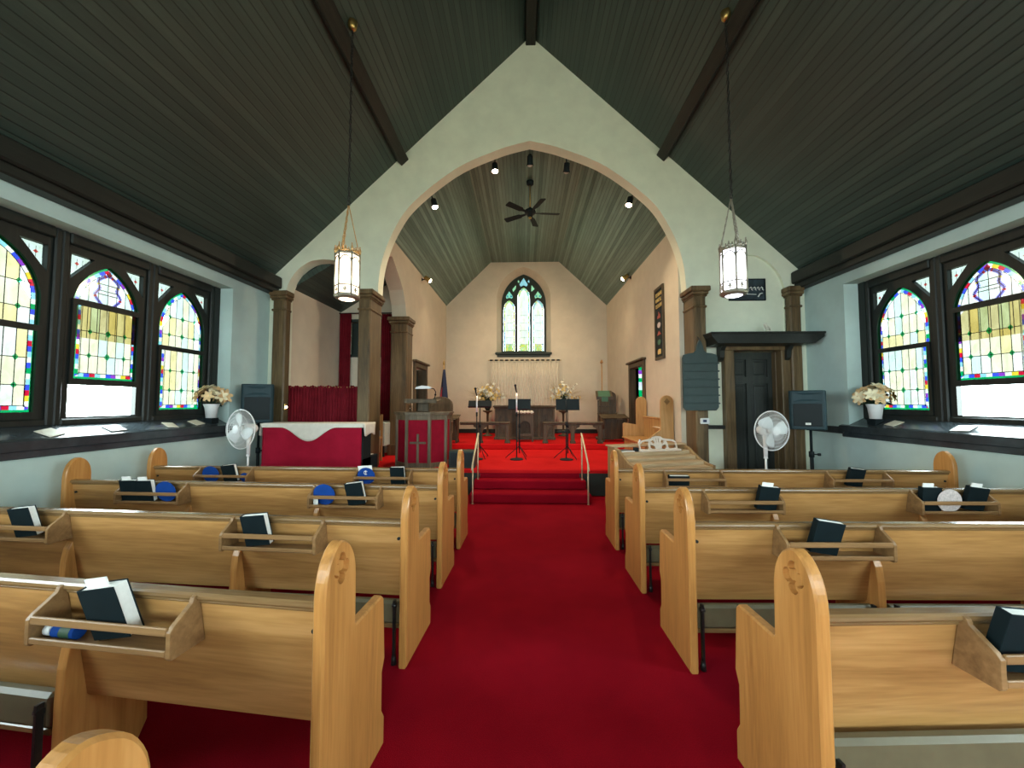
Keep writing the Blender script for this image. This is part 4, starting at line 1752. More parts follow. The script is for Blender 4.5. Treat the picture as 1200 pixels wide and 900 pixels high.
# ------------------------------------------------------------------ red curtains
def curtain(nm, label, x0, x1, y, z0, z1, folds, amp, mat, group=None, rnd=1, ruffle=.0, cat='curtain'):
    rng = random.Random(rnd)
    ph = [rng.uniform(.7, 1.3) for _ in range(folds + 2)]
    mb = MB()
    NX = folds * 8
    rows = []
    for i in range(7):
        v = i / 6
        row = []
        for j in range(NX + 1):
            u = j / NX
            a = amp * ph[int(u * folds)] * (.75 + .4 * v)
            z = lerp(z1, z0, v)
            if i == 0:
                z += ruffle * math.sin(j * .9) * ph[int(u * folds)]
            row.append((lerp(x0, x1, u), y + a * math.sin(2 * PI * folds * u + .4 * math.sin(v * 3 + u * 9)), z))
        rows.append(row)
    mb.sheet(rows)
    o = mb.build(nm, mat, solid=.006)
    return tag(o, label, cat, group)


t = thing('choir_screen', 'low dark red gathered curtain on a rail across the left arch', 'curtain', (-3.42, 6.46, .42))
mb = MB()
mb.tube([(-.64, 0, 1.345), (.70, 0, 1.345)], .012, 10)
for x in (-.62, .02, .68):
    mb.cyl((x, 0, -.42 + .42), (x, 0, 1.34), .012, None, 10)
mb.build('rail', M['brass'], t)
mb = MB()
rng = random.Random(4)
rows = []
for i in range(7):
    v = i / 6
    row = []
    for j in range(26 * 8 + 1):
        u = j / (26 * 8)
        a = .020 * (.8 + .3 * math.sin(u * 40)) * (.7 + .4 * v)
        row.append((lerp(-.63, .70, u), a * math.sin(2 * PI * 26 * u) - .016, lerp(1.365 + .010 * math.sin(u * 61) + .006 * math.sin(u * 190), .02, v)))
    rows.append(row)
mb.sheet(rows)
mb.build('curtain_cloth', M['curtain'], t, solid=.005)

curtain('red_curtain', 'long dark red curtain on the side-room wall, left of the dark window', -4.03, -3.78, 8.22, 1.25, 3.45, 6, .022, M['curtain'], 'curtains of the side room', 2)
curtain('red_curtain', 'dark red curtain hanging just right of the tall left arch pillar', -3.10, -2.78, 8.20, 1.12, 3.43, 7, .022, M['curtain'], 'curtains of the side room', 3)
mb = MB()
mb.tube([(-4.04, 8.22, 3.46), (-2.80, 8.22, 3.46)], .012, 8)
mb.sphere((-4.03, 8.22, 3.46), .02, 8, 6)
for x in (-3.95, -3.44, -2.86):
    mb.cyl((x, 8.22, 3.46), (x, 8.31, 3.46), .008, None, 8)
o = mb.build('curtain_rod', M['dark_metal'])
tag(o, 'dark rod carrying the two long red curtains', 'curtain rod')

# pale low cabinet seen under the second curtain
t = thing('low_cabinet', 'pale grey low cabinet under the red curtain beside the pulpit', 'cabinet', (-2.95, 7.60, .42))
mb = MB()
mb.cbox(-.30, .18, 0, .40, .22, .68, .01)
mb.build('cabinet_body', M['plaster_cool'], t)
for x in (-.26, .14):
    for y in (.04, .36):
        mb = MB()
        mb.cbox(x - .02, x + .02, y - .02, y + .02, 0, .22, .004)
        mb.build('leg', M['black'], t)
# small oak chair end beside it
t = thing('wooden_chair', 'small oak chair just behind the tall left pillar', 'chair', (-2.80, 6.95, .42), .2)
mb = MB()
mb.cbox(-.19, .19, -.18, .20, .42, .45, .008)
mb.build('seat', M['choir_pew'], t)
mb = MB()
mb.cbox(-.17, .17, .165, .19, .56, .84, .008)
mb.build('backrest', M['choir_pew'], t)
for x in (-.17, .17):
    for y in (-.16, .18):
        mb = MB()
        mb.cbox(x - .018, x + .018, y - .018, y + .018, 0, .42 if y < 0 else .86, .004)
        mb.build('leg', M['choir_pew'], t)


# ------------------------------------------------------------------ pulpit
t = thing('pulpit', 'wooden pulpit with red cloth panels and a wooden cross', 'pulpit', (-1.765, 6.62, .42))
hx = [(-.42, .30), (-.42, -.02), (-.19, -.24), (.19, -.24), (.42, -.02), (.42, .30)]
HT = .91
mb = MB()
for i, (a, b) in enumerate(hx):
    mb.cbox(a - .026, a + .026, b - .026, b + .026, 0, HT - .04, .006)
for i in range(5):
    (ax, ay), (bx, by) = hx[i], hx[i + 1]
    d = Vector((bx - ax, by - ay, 0))
    ang = math.atan2(d.y, d.x)
    Mx = T(ax, ay, 0) @ Rz(ang)
    mb.cbox(0, d.length, -.018, .018, 0, .08, .004, M=Mx)
    mb.cbox(0, d.length, -.020, .018, HT - .12, HT - .04, .004, M=Mx)
mb.build('frame', M['pulpit_wood'], t)
for i in range(5):
    (ax, ay), (bx, by) = hx[i], hx[i + 1]
    d = Vector((bx - ax, by - ay, 0))
    mb = MB()
    mb.box(.02, d.length - .02, -.004, .006, .08, HT - .12, M=T(ax, ay, 0) @ Rz(math.atan2(d.y, d.x)))
    mb.build('panel', M['pulpit_red'], t)
mb = MB()
mb.cbox(-.020, .020, -.262, -.243, .05, .56, .004)
mb.cbox(-.135, .135, -.262, -.243, .395, .430, .004)
mb.build('cross', M['pulpit_wood'], t)
mb = MB()
big = [(x * 1.12, y * 1.14 - .01) for x, y in hx]
mb.prism(big, HT - .04, HT - .012, 'z')
mb.prism([(x * 1.17, y * 1.19 - .01) for x, y in hx], HT - .012, HT + .012, 'z')
mb.build('ledge', M['pulpit_wood'], t)
mb = MB()
mb.cbox(-.10, .10, .06, .20, HT + .012, HT + .185, .01)
mb.prism([(-.15, HT + .165), (-.15, HT + .235), (-.135, HT + .235), (-.13, HT + .19), (.24, HT + .235), (.24, HT + .205), (-.12, HT + .165)], -.26, .28, 'x')
mb.build('bookrest', M['dark_oak'], t)
# reading lamp clipped to the bookrest
t = thing('reading_lamp', 'small white shaded reading lamp over the pulpit bookrest', 'lamp', (-1.54, 6.53, 1.548))
mb = MB()
mb.tube([(.0, .02, .003), (.02, .02, .08), (.03, .0, .14), (.0, -.01, .19), (-.05, -.01, .20)], .008, 8)
mb.cyl((0, .02, .0), (0, .02, .012), .03, None, 12)
mb.sphere((.02, .02, .09), .018, 8, 6)
mb.build('gooseneck', M['black'], t)
mb = MB()
mb.prism([(-.31, .19), (-.30, .215), (-.20, .245), (-.08, .235), (-.03, .21), (-.05, .19)], -.06, .04, 'y')
mb.build('lamp_shade', M['white'], t)
t = thing('drinking_glass', 'clear drinking glass standing on the pulpit ledge', 'glass', (-1.95, 6.55, 1.3435))
mb = MB()
mb.lathe([(.028, 0), (.035, .11), (.032, .11), (.026, .008)], 18)
mb.build('tumbler', M['drink_glass'], t)
mb = MB()
mb.lathe([(.025, .008), (.029, .07), (.0, .07)], 18)
mb.build('water', M['drink_glass'], t)

# floor monitor at the platform edge
t = thing('stage_monitor', 'dark green-black wedge monitor on the platform edge right of the pulpit', 'speaker', (-1.03, 6.50, .42))
mb = MB()
mb.prism([(-.14, 0), (.20, 0), (.14, .28), (-.11, .28)], -.22, .22, 'x')
mb.build('cabinet', M['greenpanel'], t, bevel=.012)
mb = MB()
mb.prism([(-.148, .03), (-.141, .03), (-.118, .25), (-.125, .25)], -.19, .19, 'x')
mb.build('grille', M['black_soft'], t)

# ------------------------------------------------------------------ stair handrails
for nm, x, sx in (('left', -.765, 1), ('right', .945, 1)):
    t = thing('handrail', 'slim brass handrail on the pulpit side of the steps' if nm == 'left' else 'slim brass handrail on the organ side of the steps', 'handrail', (x, 5.76, 0), 0, 'stair handrails')
    s = 1 if nm == 'left' else -1
    for p0, p1 in (((0, 0, 0), (0, 0, .60)), ((s * .03, .40, .285), (s * .03, .40, 1.0))):
        mb = MB()
        mb.cyl(p0, p1, .011, None, 10)
        mb.cyl(p0, (p0[0], p0[1], p0[2] + .006), .016, None, 14)
        mb.build('post', M['rail_brass'], t)
    mb = MB()
    mb.tube([(-s * .005, -.06, .50), (-s * .004, -.045, .53), (0, 0, .60), (s * .03, .40, 1.0), (s * .032, .43, 1.01), (s * .033, .45, .98)], .013, 10)
    mb.build('rail', M['rail_brass'], t)


# ------------------------------------------------------------------ music stands and microphone stands
def music_stand(label, x, y, w_, h_, ztop, tilt, rz):
    t = thing('music_stand', label, 'music stand', (x, y, .42), rz, 'black music stands')
    z = ztop - .42
    mb = MB()
    Mx = T(0, 0, z - h_ * math.cos(tilt)) @ Rx(-tilt)
    mb.cbox(-w_ / 2, w_ / 2, 0, .006, 0, h_, .002, M=Mx)
    mb.cbox(-w_ / 2, w_ / 2, -.05, .0, 0, .006, .002, M=Mx)
    mb.build('desk', M['black'], t)
    mb = MB()
    mb.cyl((0, .035, .10), (0, .035, z - h_ * .6), .010, None, 10)
    mb.cyl((0, .035, .20), (0, .035, .62), .014, None, 10)
    mb.cyl((0, .035, .60), (0, .035, .66), .020, None, 10)
    mb.build('pole', M['black'], t)
    for i in range(3):
        a = i * 2 * PI / 3 - PI / 2 + .5
        mb = MB()
        mb.tube([(0, .035, .24), (.12 * math.cos(a), .035 + .12 * math.sin(a), .14), (.27 * math.cos(a), .035 + .27 * math.sin(a), .010)], .008, 6)
        mb.build('leg', M['black'], t)
    return t


music_stand('black music stand with a low narrow desk, nearest the pulpit', -.87, 7.55, .46, .16, 1.545, .5, 0)
music_stand('black music stand in the middle, in front of the altar', -.09, 7.50, .44, .21, 1.575, .15, 0)
music_stand('black music stand nearest the organ', .85, 7.50, .46, .22, 1.575, .12, .05)


def mic_stand(label, x, y, zt, mic, bright):
    t = thing('microphone_stand', label, 'microphone stand', (x, y, .42), 0, 'microphone stands')
    mb = MB()
    mb.lathe([(.125, 0), (.125, .012), (.11, .022), (.02, .03), (.016, .05)], 26)
    mb.build('stand_base', M['black'], t)
    mb = MB()
    zm = 1.42 - .42 if bright else .70
    mb.cyl((0, 0, .03), (0, 0, min(zm, .88)), .011, None, 12)
    mb.cyl((0, 0, min(zm, .88) - .06), (0, 0, min(zm, .88) + .02), .017, None, 12)
    mb.build('lower_pole', M['black'], t)
    mb = MB()
    mb.cyl((0, 0, .86 if bright else .70), (0, 0, zt - .42), .0155 if bright else .008, None, 12)
    mb.build('upper_pole', M['chrome'] if bright else M['black'], t)
    if mic:
        mb = MB()
        z = zt - .42
        mb.tube([(0, 0, z), (-.004, -.005, z + .03), (-.012, -.02, z + .06)], .011, 8)
        mb.cyl((-.010, -.016, z + .04), (-.022, -.045, z + .13), .012, .018, 10)
        mb.sphere((-.023, -.048, z + .14), .024, 10, 8)
        mb.build('microphone', M['black'], t)
    return t


mic_stand('chrome microphone stand nearest the pulpit', -.905, 7.36, 1.63, True, True)
mic_stand('chrome microphone stand in the middle before the altar', -.14, 7.36, 1.69, True, True)
mic_stand('thin black stand without microphone, nearest the organ', .80, 7.36, 1.55, False, False)
t = thing('stand_tray', 'small black tray clamped low on the stand nearest the organ', 'tray', (.745, 7.40, .93))
mb = MB()
mb.cbox(-.11, .05, -.06, .06, 0, .035, .006)
mb.cyl((.055, -.018, .017), (.055, .04, .017), .02, None, 10)
mb.build('tray_body', M['black'], t)


# ------------------------------------------------------------------ communion rails
def communion_rail(label, x0, x1, posts):
    t = thing('communion_rail', label, 'altar rail', (0, 9.10, .55), 0, 'communion rails')
    mb = MB()
    mb.cbox(x0, x1, -.06, .06, .455, .50, .012)
    mb.cbox(x0 + .01, x1 - .01, -.035, .035, .425, .455, .006)
    mb.build('rail_top', M['dark_oak'], t)
    for x in posts:
        mb = MB()
        mb.cbox(x - .045, x + .045, -.04, .04, 0, .425, .008)
        mb.cbox(x - .065, x + .065, -.055, .055, 0, .06, .008)
        for s in (-1, 1):
            br = [(x + s * .045, .24), (x + s * .06, .30), (x + s * .10, .355), (x + s * .16, .385), (x + s * .17, .425), (x + s * .045, .425)]
            br = [(min(max(p, x0 + .01), x1 - .01), q) for p, q in br]
            if abs(br[3][0] - x) > .08:
                mb.prism(br, -.022, .022, 'y')
        mb.build('post', M['dark_oak'], t)
    return t


communion_rail('dark oak communion rail on the pulpit side of the altar', -1.52, -.33, (-1.03, -.39))
communion_rail('dark oak communion rail on the organ side of the altar', .44, 1.86, (.50, 1.14, 1.78))


# ------------------------------------------------------------------ altar
t = thing('altar', 'long dark carved oak altar below the pale hanging', 'altar', (.02, 10.25, .55))
mb = MB()
holes = []
for i in range(4):
    c = -.555 + i * .37
    holes.append(pointed(.135, .14, .48, .66, 6, c))
mb.prism([(-.74, 0), (.74, 0), (.74, .80), (-.74, .80)], -.30, -.26, 'y', holes)
mb.box(-.74, .74, -.262, .28, 0, .80)
for i in range(4):
    c = -.555 + i * .37
    mb.cbox(c - .012, c + .012, -.285, -.262, .14, .60, .004)
    mb.tube([(c + .045 * math.cos(a), -.272, .50 + .045 * math.sin(a)) for a in [2 * PI * q / 14 for q in range(14)]], .008, 5, closed=True)
for x in (-.74, -.37, 0, .37, .74):
    mb.cbox(x - .028, x + .028, -.325, -.29, 0, .80, .006)
mb.build('front_panel', M['dark_oak'], t, fix=False)
mb = MB()
mb.cbox(-.79, .79, -.36, .32, .80, .83, .008)
mb.cbox(-.82, .82, -.39, .34, .83, .88, .012)
mb.build('altar_top', M['dark_oak'], t)
mb = MB()
mb.cbox(-.79, .79, -.35, .30, 0, .07, .01)
mb.build('plinth', M['dark_oak'], t)

# small arched stand with cushion
t = thing('kneeling_stand', 'narrow dark oak stand with an arched lattice front and a tufted cream cushion', 'stand', (.02, 9.56, .55))
mb = MB()
mb.prism([(-.215, .13), (.215, .13), (.215, .66), (-.215, .66)], -.16, -.13, 'y', [pointed(.135, .20, .36, .51, 7)])
for x in (-.20, .20):
    mb.box(x - .015, x + .015, -.13, .15, .13, .66)
mb.box(-.215, .215, .13, .15, .13, .66)
mb.box(-.2, .2, -.02, -.01, .13, .60)
for i in range(-4, 5):
    for s in (-1, 1):
        mb.tube([(i * .06 - s * .16, -.10, .20), (i * .06 + s * .16, -.10, .52)], .005, 4)
mb.cbox(-.235, .235, -.18, .17, .66, .69, .006)
mb.build('stand_body', M['dark_oak'], t, fix=False)
for x in (-.19, .19):
    for y in (-.14, .13):
        mb = MB()
        mb.cbox(x - .022, x + .022, y - .022, y + .022, 0, .14, .004)
        mb.build('leg', M['dark_oak'], t)
mb = MB()
for i in range(5):
    for j in range(4):
        mb.sphere((-.17 + i * .085, -.13 + j * .085, .715), .055, 10, 6, sc=(1, 1, .75))
mb.build('cushion', M['white_cloth'], t)
mb = MB()
mb.cbox(-.22, .22, -.165, .155, .688, .705, .005)
mb.build('cushion_band', M['curtain'], t)

# pale hanging on a rod of dark rings
t = thing('dossal_curtain', 'pale cream pleated hanging on dark rings below the altar window', 'curtain', (.025, 12.0, .55))
mb = MB()
rows = []
for i in range(5):
    row = []
    for j in range(24 * 6 + 1):
        u = j / (24 * 6)
        row.append((lerp(-1.06, 1.06, u), .022 * math.sin(2 * PI * 24 * u) * (1 + .2 * math.sin(u * 23)), lerp(2.22, .25, i / 4)))
    rows.append(row)
mb.sheet(rows)
mb.build('curtain_cloth', M['cream_curtain'], t, solid=.005)
mb = MB()
mb.tube([(-1.14, 0, 2.285), (1.14, 0, 2.285)], .009, 8)
for x in (-1.13, 1.13):
    mb.cyl((x, 0, 2.285), (x, .10, 2.285), .008, None, 8)
    mb.sphere((x, 0, 2.285), .018, 8, 6)
mb.build('rod', M['brass'], t)
for i in range(14):
    mb = MB()
    x = -1.05 + i * 2.10 / 13
    mb.cyl((x - .048, 0, 2.285), (x + .048, 0, 2.285), .024, None, 10)
    mb.build('ring', M['black'], t)


# ------------------------------------------------------------------ flowers
def bloom(mb, c, r, n, up, rng, cup=.45):
    up = Vector(up).normalized()
    a = up.orthogonal().normalized()
    b = up.cross(a)
    t0 = rng.uniform(0, 6)
    for i in range(n):
        t = t0 + 2 * PI * i / n
        d = a * math.cos(t) + b * math.sin(t)
        s = up.cross(d)
        c = Vector(c)
        pts = [(0, 0, .10), (.45, .05 + cup * .35, .26), (.8, cup * .55, .20), (1.0, cup * .5, .02)]
        L = [c + d * (r * u) + up * (r * h) + s * (r * w) for u, h, w in pts]
        R_ = [c + d * (r * u) + up * (r * h) - s * (r * w) for u, h, w in pts]
        Mid = [c + d * (r * u) + up * (r * (h - .06)) for u, h, w in pts]
        vs = L + Mid + R_
        fs = []
        for j in range(3):
            fs += [(j, j + 1, 4 + j + 1, 4 + j), (4 + j, 4 + j + 1, 8 + j + 1, 8 + j)]
        mb.add(vs, fs, None, True)


def leaf(mb, p0, p1, w_, rng):
    p0, p1 = Vector(p0), Vector(p1)
    d = p1 - p0
    s = d.cross(Vector((rng.uniform(-.4, .4), rng.uniform(-.4, .4), 1))).normalized()
    up = s.cross(d).normalized()
    us = [0, .3, .65, 1]
    ws = [.15, 1, .8, .02]
    L = [p0 + d * u + s * (w_ * w) + up * (.12 * d.length * math.sin(u * PI)) for u, w in zip(us, ws)]
    R_ = [p0 + d * u - s * (w_ * w) + up * (.12 * d.length * math.sin(u * PI)) for u, w in zip(us, ws)]
    mb.add(L + R_, [(j, j + 1, 4 + j + 1, 4 + j) for j in range(3)], None, True)


def potted_lilies(label, x, y, z, seed, rx, leafy, sx):
    rng = random.Random(seed)
    t = thing('flower_pot', label, 'flowers', (x, y, z), 0, 'potted lilies on the window sills')
    mb = MB()
    dz_ = .12 * .485 * (1 if x < 0 else -1)
    mb.add([(-.06, -.06, dz_ / 2), (.06, -.06, -dz_ / 2), (.06, .06, -dz_ / 2), (-.06, .06, dz_ / 2), (-.06, -.06, .05), (.06, -.06, .05), (.06, .06, .05), (-.06, .06, .05)],
           [(0, 3, 2, 1), (4, 5, 6, 7), (0, 1, 5, 4), (1, 2, 6, 5), (2, 3, 7, 6), (3, 0, 4, 7)])
    mb.build('pot_foot', M['black'], t)
    mb = MB()
    mb.lathe([(.062, .05), (.078, .19), (.094, .235), (.096, .245), (.084, .245), (.07, .20)], 24)
    mb.build('pot', M['white'], t)
    b1, b2, b3, lf, st = MB(), MB(), MB(), MB(), MB()
    for i in range(30):
        a = rng.uniform(0, 2 * PI)
        e = rng.uniform(-.15, 1.0)
        rr = rx * rng.uniform(.62, 1.0)
        d = Vector((math.cos(a) * math.cos(e * 1.2), math.sin(a) * math.cos(e * 1.2), math.sin(e * 1.2)))
        c = Vector((d.x * rr + sx * rx * .25, d.y * rr * .8, .34 + d.z * rr * .72))
        tgt = b1 if rng.random() < .62 else (b2 if rng.random() < .72 else b3)
        bloom(tgt, c, rng.uniform(.075, .115) if tgt is not b3 else .05, 6, d + Vector((0, -.2, .2)), rng)
        if i % 3 == 0:
            st.tube([(0, 0, .22), tuple(c * .6 + Vector((0, 0, .08))), tuple(c)], .003, 4)
    for i in range(leafy):
        a = rng.uniform(0, 2 * PI)
        p0 = Vector((.04 * math.cos(a), .04 * math.sin(a), .25))
        p1 = Vector((.22 * math.cos(a), .20 * math.sin(a), rng.uniform(.20, .34)))
        leaf(lf, p0, p1, .035, rng)
    b1.build('petals', M['petal'], t, fix=False)
    b2.build('petals', M['petal2'], t, fix=False)
    b3.build('buds', M['petal_red'], t, fix=False)
    lf.build('leaves', M['leaf'], t, fix=False)
    st.build('stems', M['leaf'], t)


potted_lilies('white pot of dried peach lilies on the left sill, beside the loudspeaker', -4.38, 5.26, 1.238, 11, .185, 6, .1)
potted_lilies('white pot of peach lilies with dark leaves on the right sill', 4.63, 5.22, 1.238, 12, .20, 18, 0)


def altar_flowers(label, x, y, seed, whites):
    rng = random.Random(seed)
    t = thing('flower_arrangement', label, 'flowers', (x, y, .55), 0, 'altar flower arrangements')
    mb = MB()
    mb.lathe([(.15, 0), (.15, .02), (.05, .06), (.03, .12), (.035, .62), (.05, .66), (.14, .70), (.14, .73)], 20)
    mb.build('flower_stand', M['dark_oak'], t)
    mb = MB()
    mb.lathe([(.05, .73), (.09, .80), (.085, .90), (.06, .96), (.085, 1.03), (.07, 1.03), (.05, .97)], 20)
    mb.build('vase', M['greenpanel'], t)
    st, tw, b1, b2, lf = MB(), MB(), MB(), MB(), MB()
    for i in range(54):
        a = rng.uniform(-.1, PI + .1)
        d = Vector((math.cos(a) * rng.uniform(.3, 1), rng.uniform(-.5, .4), abs(math.sin(a)) * rng.uniform(.5, 1) + .15))
        L = rng.uniform(.28, .62)
        p1 = Vector((0, 0, 1.0)) + Vector((d.x * L * .85, d.y * L * .7, d.z * L))
        st.tube([(0, 0, .95), tuple((Vector((0, 0, 1.0)) + p1) / 2 + Vector((0, 0, .05))), tuple(p1)], .004, 4)
        nb = rng.randint(2, 4)
        for q in range(nb):
            c = Vector((0, 0, 1.0)).lerp(p1, 1 - q * .13)
            tgt = b1 if rng.random() < whites else b2
            bloom(tgt, c + Vector((rng.uniform(-.02, .02), rng.uniform(-.04, 0), 0)), rng.uniform(.035, .062), 5, Vector((d.x, d.y - .6, d.z * .6)), rng, .5)
    for i in range(34):
        a = rng.uniform(-.05, PI + .05)
        L = rng.uniform(.45, .74)
        p1 = Vector((math.cos(a) * L, rng.uniform(-.15, .15), 1.0 + abs(math.sin(a)) * L))
        mid = Vector((0, 0, 1.0)).lerp(p1, .55) + Vector((0, 0, .05))
        tw.tube([(0, 0, 1.0), tuple(mid), tuple(p1)], [.003, .0025, .0015], 4)
        for q in (-1, 1):
            tw.tube([tuple(mid), tuple(mid.lerp(p1, .6) + Vector((q * .06, 0, .03)))], .0018, 4)
    for i in range(26):
        a = rng.uniform(0, 2 * PI)
        leaf(lf, (.03 * math.cos(a), .03 * math.sin(a), 1.0), (.24 * math.cos(a), .14 * math.sin(a) - .05, rng.uniform(.98, 1.2)), .03, rng)
    st.build('stems', M['leaf'], t)
    tw.build('twigs', M['twig'], t)
    b1.build('petals', M['petal_white'], t, fix=False)
    b2.build('petals', M['petal_yellow'], t, fix=False)
    lf.build('leaves', M['leaf'], t, fix=False)


altar_flowers('yellow and white flower spray in a dark vase, pulpit side of the altar', -1.05, 11.1, 21, .45)
altar_flowers('paler flower spray in a dark vase, organ side of the altar', 1.13, 11.1, 22, .62)

# ------------------------------------------------------------------ flag, chair and desk behind the pulpit
t = thing('flag', 'furled dark blue flag on a pole in the chancel corner', 'flag', (-2.05, 9.75, .55))
mb = MB()
mb.lathe([(.13, 0), (.13, .03), (.03, .06)], 18)
mb.cyl((0, 0, .04), (.0, 0, 1.92), .013, None, 10)
mb.lathe([(.014, 1.92), (.028, 1.95), (.016, 2.0), (.002, 2.05)], 10)
mb.build('pole', M['brass'], t)
for nm_, mat, a0, a1, zt0, zt1 in (('flag_cloth', 'flag_blue', 0, 5.0, 1.80, 1.02), ('flag_stripes', 'flag_red', 5.0, 2 * PI, 1.35, .98)):
    mb = MB()
    rows = []
    for i in range(9):
        u = i / 8
        r = .022 + .085 * u
        rows.append([((r + .018 * math.sin(5 * a)) * math.cos(a - 1.8), (r + .018 * math.sin(5 * a)) * math.sin(a - 1.8), lerp(zt0, zt1, u)) for a in [lerp(a0, a1, q / 16) for q in range(17)]])
    mb.sheet(rows)
    mb.build(nm_, M[mat], t, solid=.006)
mb = MB()
rows = []
for i in range(5):
    u = i / 4
    rows.append([((.09 + .03 * u) * math.cos(a - 1.8), (.09 + .03 * u) * math.sin(a - 1.8), lerp(1.30, 1.0, u)) for a in [lerp(4.7, 5.3, q / 4) for q in range(5)]])
mb.sheet(rows)
mb.build('flag_stripe', M['white_cloth'], t, solid=.006)


def highback_chair(label, x, y, z, rz, mat, h=1.15, w=.54):
    t = thing('clergy_chair', label, 'chair', (x, y, z), rz, 'high-backed chancel chairs')
    mb = MB()
    out = [(-w / 2, .40), (w / 2, .40)] + [(w / 2 * math.cos(a), h - w * .30 + w * .30 * math.sin(a)) for a in [PI * q / 10 for q in range(11)]]
    hole = [(-w / 2 + .07, .52), (w / 2 - .07, .52), (w / 2 - .07, h - .26)] + [((w / 2 - .07) * math.cos(a), h - .26 + .10 * math.sin(a)) for a in [PI * q / 8 for q in range(1, 8)]] + [(-w / 2 + .07, h - .26)]
    mb.prism(out, .20, .245, 'y', [hole])
    mb.box(-w / 2 + .05, w / 2 - .05, .215, .23, .50, h - .14)
    mb.build('backrest', M[mat], t, fix=False)
    mb = MB()
    mb.cbox(-w / 2, w / 2, -.25, .22, .38, .45, .012)
    mb.build('seat', M[mat], t)
    for s in (-1, 1):
        mb = MB()
        mb.cbox(s * w / 2 - .028, s * w / 2 + .028, -.27, .22, .64, .68, .01)
        mb.cbox(s * w / 2 - .022, s * w / 2 + .022, -.24, -.19, .45, .64, .006)
        mb.build('armrest', M[mat], t)
        for yy in (-.22, .20):
            mb = MB()
            mb.cbox(s * (w / 2 - .03) - .024, s * (w / 2 - .03) + .024, yy - .024, yy + .024, 0, .38, .005)
            mb.build('leg', M[mat], t)
    return t


highback_chair('brown high-backed chair standing behind the pulpit', -1.95, 8.75 - .3, .42, -.3, 'pulpit_wood', 1.22, .60)
highback_chair('dark oak high-backed chair beside the lectern in the right corner', 2.28, 10.6, .55, -.25, 'dark_oak', 1.28, .46)


def prayer_desk(label, x, y, w_, mir):
    t = thing('prayer_desk', label, 'desk', (x, y, .55), 0, 'prayer desks at the ends of the rails')
    for s in (-1, 1):
        mb = MB()
        mb.prism([(-.17, 0), (.17, 0), (.16, .05), (.10, .10), (.12, .40), (.17, .55), (.12, .66), (-.18, .54), (-.15, .42), (-.10, .30), (-.12, .08), (-.17, .05)], s * w_ / 2 - .02, s * w_ / 2 + .02, 'x')
        mb.build('side_panel', M['dark_oak'], t)
    mb = MB()
    mb.box(-w_ / 2 + .02, w_ / 2 - .02, -.10, -.08, .06, .55)
    for i in range(4):
        c = -w_ / 2 + w_ * (i + .5) / 4
        mb.cbox(c - .02, c + .02, -.125, -.10, .08, .54, .006)
    mb.build('front_panel', M['dark_oak'], t)
    mb = MB()
    mb.cbox(-w_ / 2 - .05, w_ / 2 + .05, -.20, .20, 0, .025, .008, M=T(0, 0, .60) @ Rx(.20))
    mb.build('desk_top', M['dark_oak'], t)
    return t


prayer_desk('dark carved oak desk right behind the pulpit at the rail end', -1.78, 9.22, .36, 1)
prayer_desk('dark carved oak desk at the rail end under the right lectern', 2.22, 9.62, .56, 1)

# lectern with slanted green-topped bookrest in the right corner
t = thing('lectern', 'openwork dark oak lectern with a green cloth on its slanted top', 'lectern', (2.10, 10.15, .55), -.12)
mb = MB()
for x in (-.15, .15):
    mb.cbox(x - .02, x + .02, -.02, .02, .05, 1.02, .004)
mb.cbox(-.22, .22, -.17, .17, 0, .06, .01)
for z in (.45, .60, .72, .84):
    mb.cbox(-.15, .15, -.012, .012, z, z + .028, .004)
for x in (-.09, -.03, .03, .09):
    mb.cyl((x, 0, .48), (x, 0, .60), .009, None, 8)
mb.build('post', M['dark_oak'], t)
mb = MB()
mb.prism([(-.20, 1.04), (.19, 1.24), (.19, 1.27), (-.20, 1.07)], -.21, .21, 'x')
mb.prism([(-.22, 1.03), (-.20, 1.03), (-.20, 1.11), (-.22, 1.11)], -.21, .21, 'x')
mb.build('bookrest', M['dark_oak'], t)
mb = MB()
mb.prism([(-.20, 1.075), (.17, 1.262), (.17, 1.272), (-.20, 1.085)], -.15, .15, 'x')
mb.prism([(-.232, .98), (-.225, .98), (-.225, 1.10), (-.232, 1.10)], -.08, .08, 'x')
mb.build('lectern_cloth', M['green_cloth'], t)

t = thing('processional_pole', 'tall thin brown pole standing in the right back corner', 'pole', (2.33, 11.55, .55))
mb = MB()
mb.lathe([(.11, 0), (.11, .025), (.03, .05), (.02, .12)], 16)
mb.build('pole_base', M['dark_oak'], t)
mb = MB()
mb.cyl((0, 0, .05), (0, 0, 2.14), .020, .016, 10)
mb.lathe([(.016, 2.12), (.05, 2.15), (.035, 2.19), (.012, 2.24)], 12)
mb.build('shaft', M['choir_pew'], t)

# banner on the right chancel wall
t = thing('wall_banner', 'tall narrow dark banner with yellow lines and coloured motifs', 'banner', (2.595, 7.39, 2.33))
mb = MB()
mb.prism([(-.235, 0), (.235, 0), (.235, 1.40), (-.235, 1.40)], -.012, .024, 'x', [[(-.19, .05), (.19, .05), (.19, 1.35), (-.19, 1.35)]])
mb.build('banner_frame', M['dark_oak'], t)
mb = MB()
mb.box(.0, .02, -.20, .20, .04, 1.36)
mb.build('banner_cloth', M['black'], t)
rng = random.Random(8)
mb = MB()
for z in (1.22, 1.11, 1.00):
    y = .15
    while y > -.14:
        wl = rng.uniform(.03, .055)
        hh = .075
        mb.box(-.006, .0, y - wl, y, z, z + hh * .2)
        mb.box(-.006, .0, y - wl * .35, y, z, z + hh)
        if rng.random() < .6:
            mb.box(-.006, .0, y - wl, y - wl * .7, z, z + hh * .7)
        y -= wl + .016
mb.build('banner_lettering', M['petal_yellow'], t)
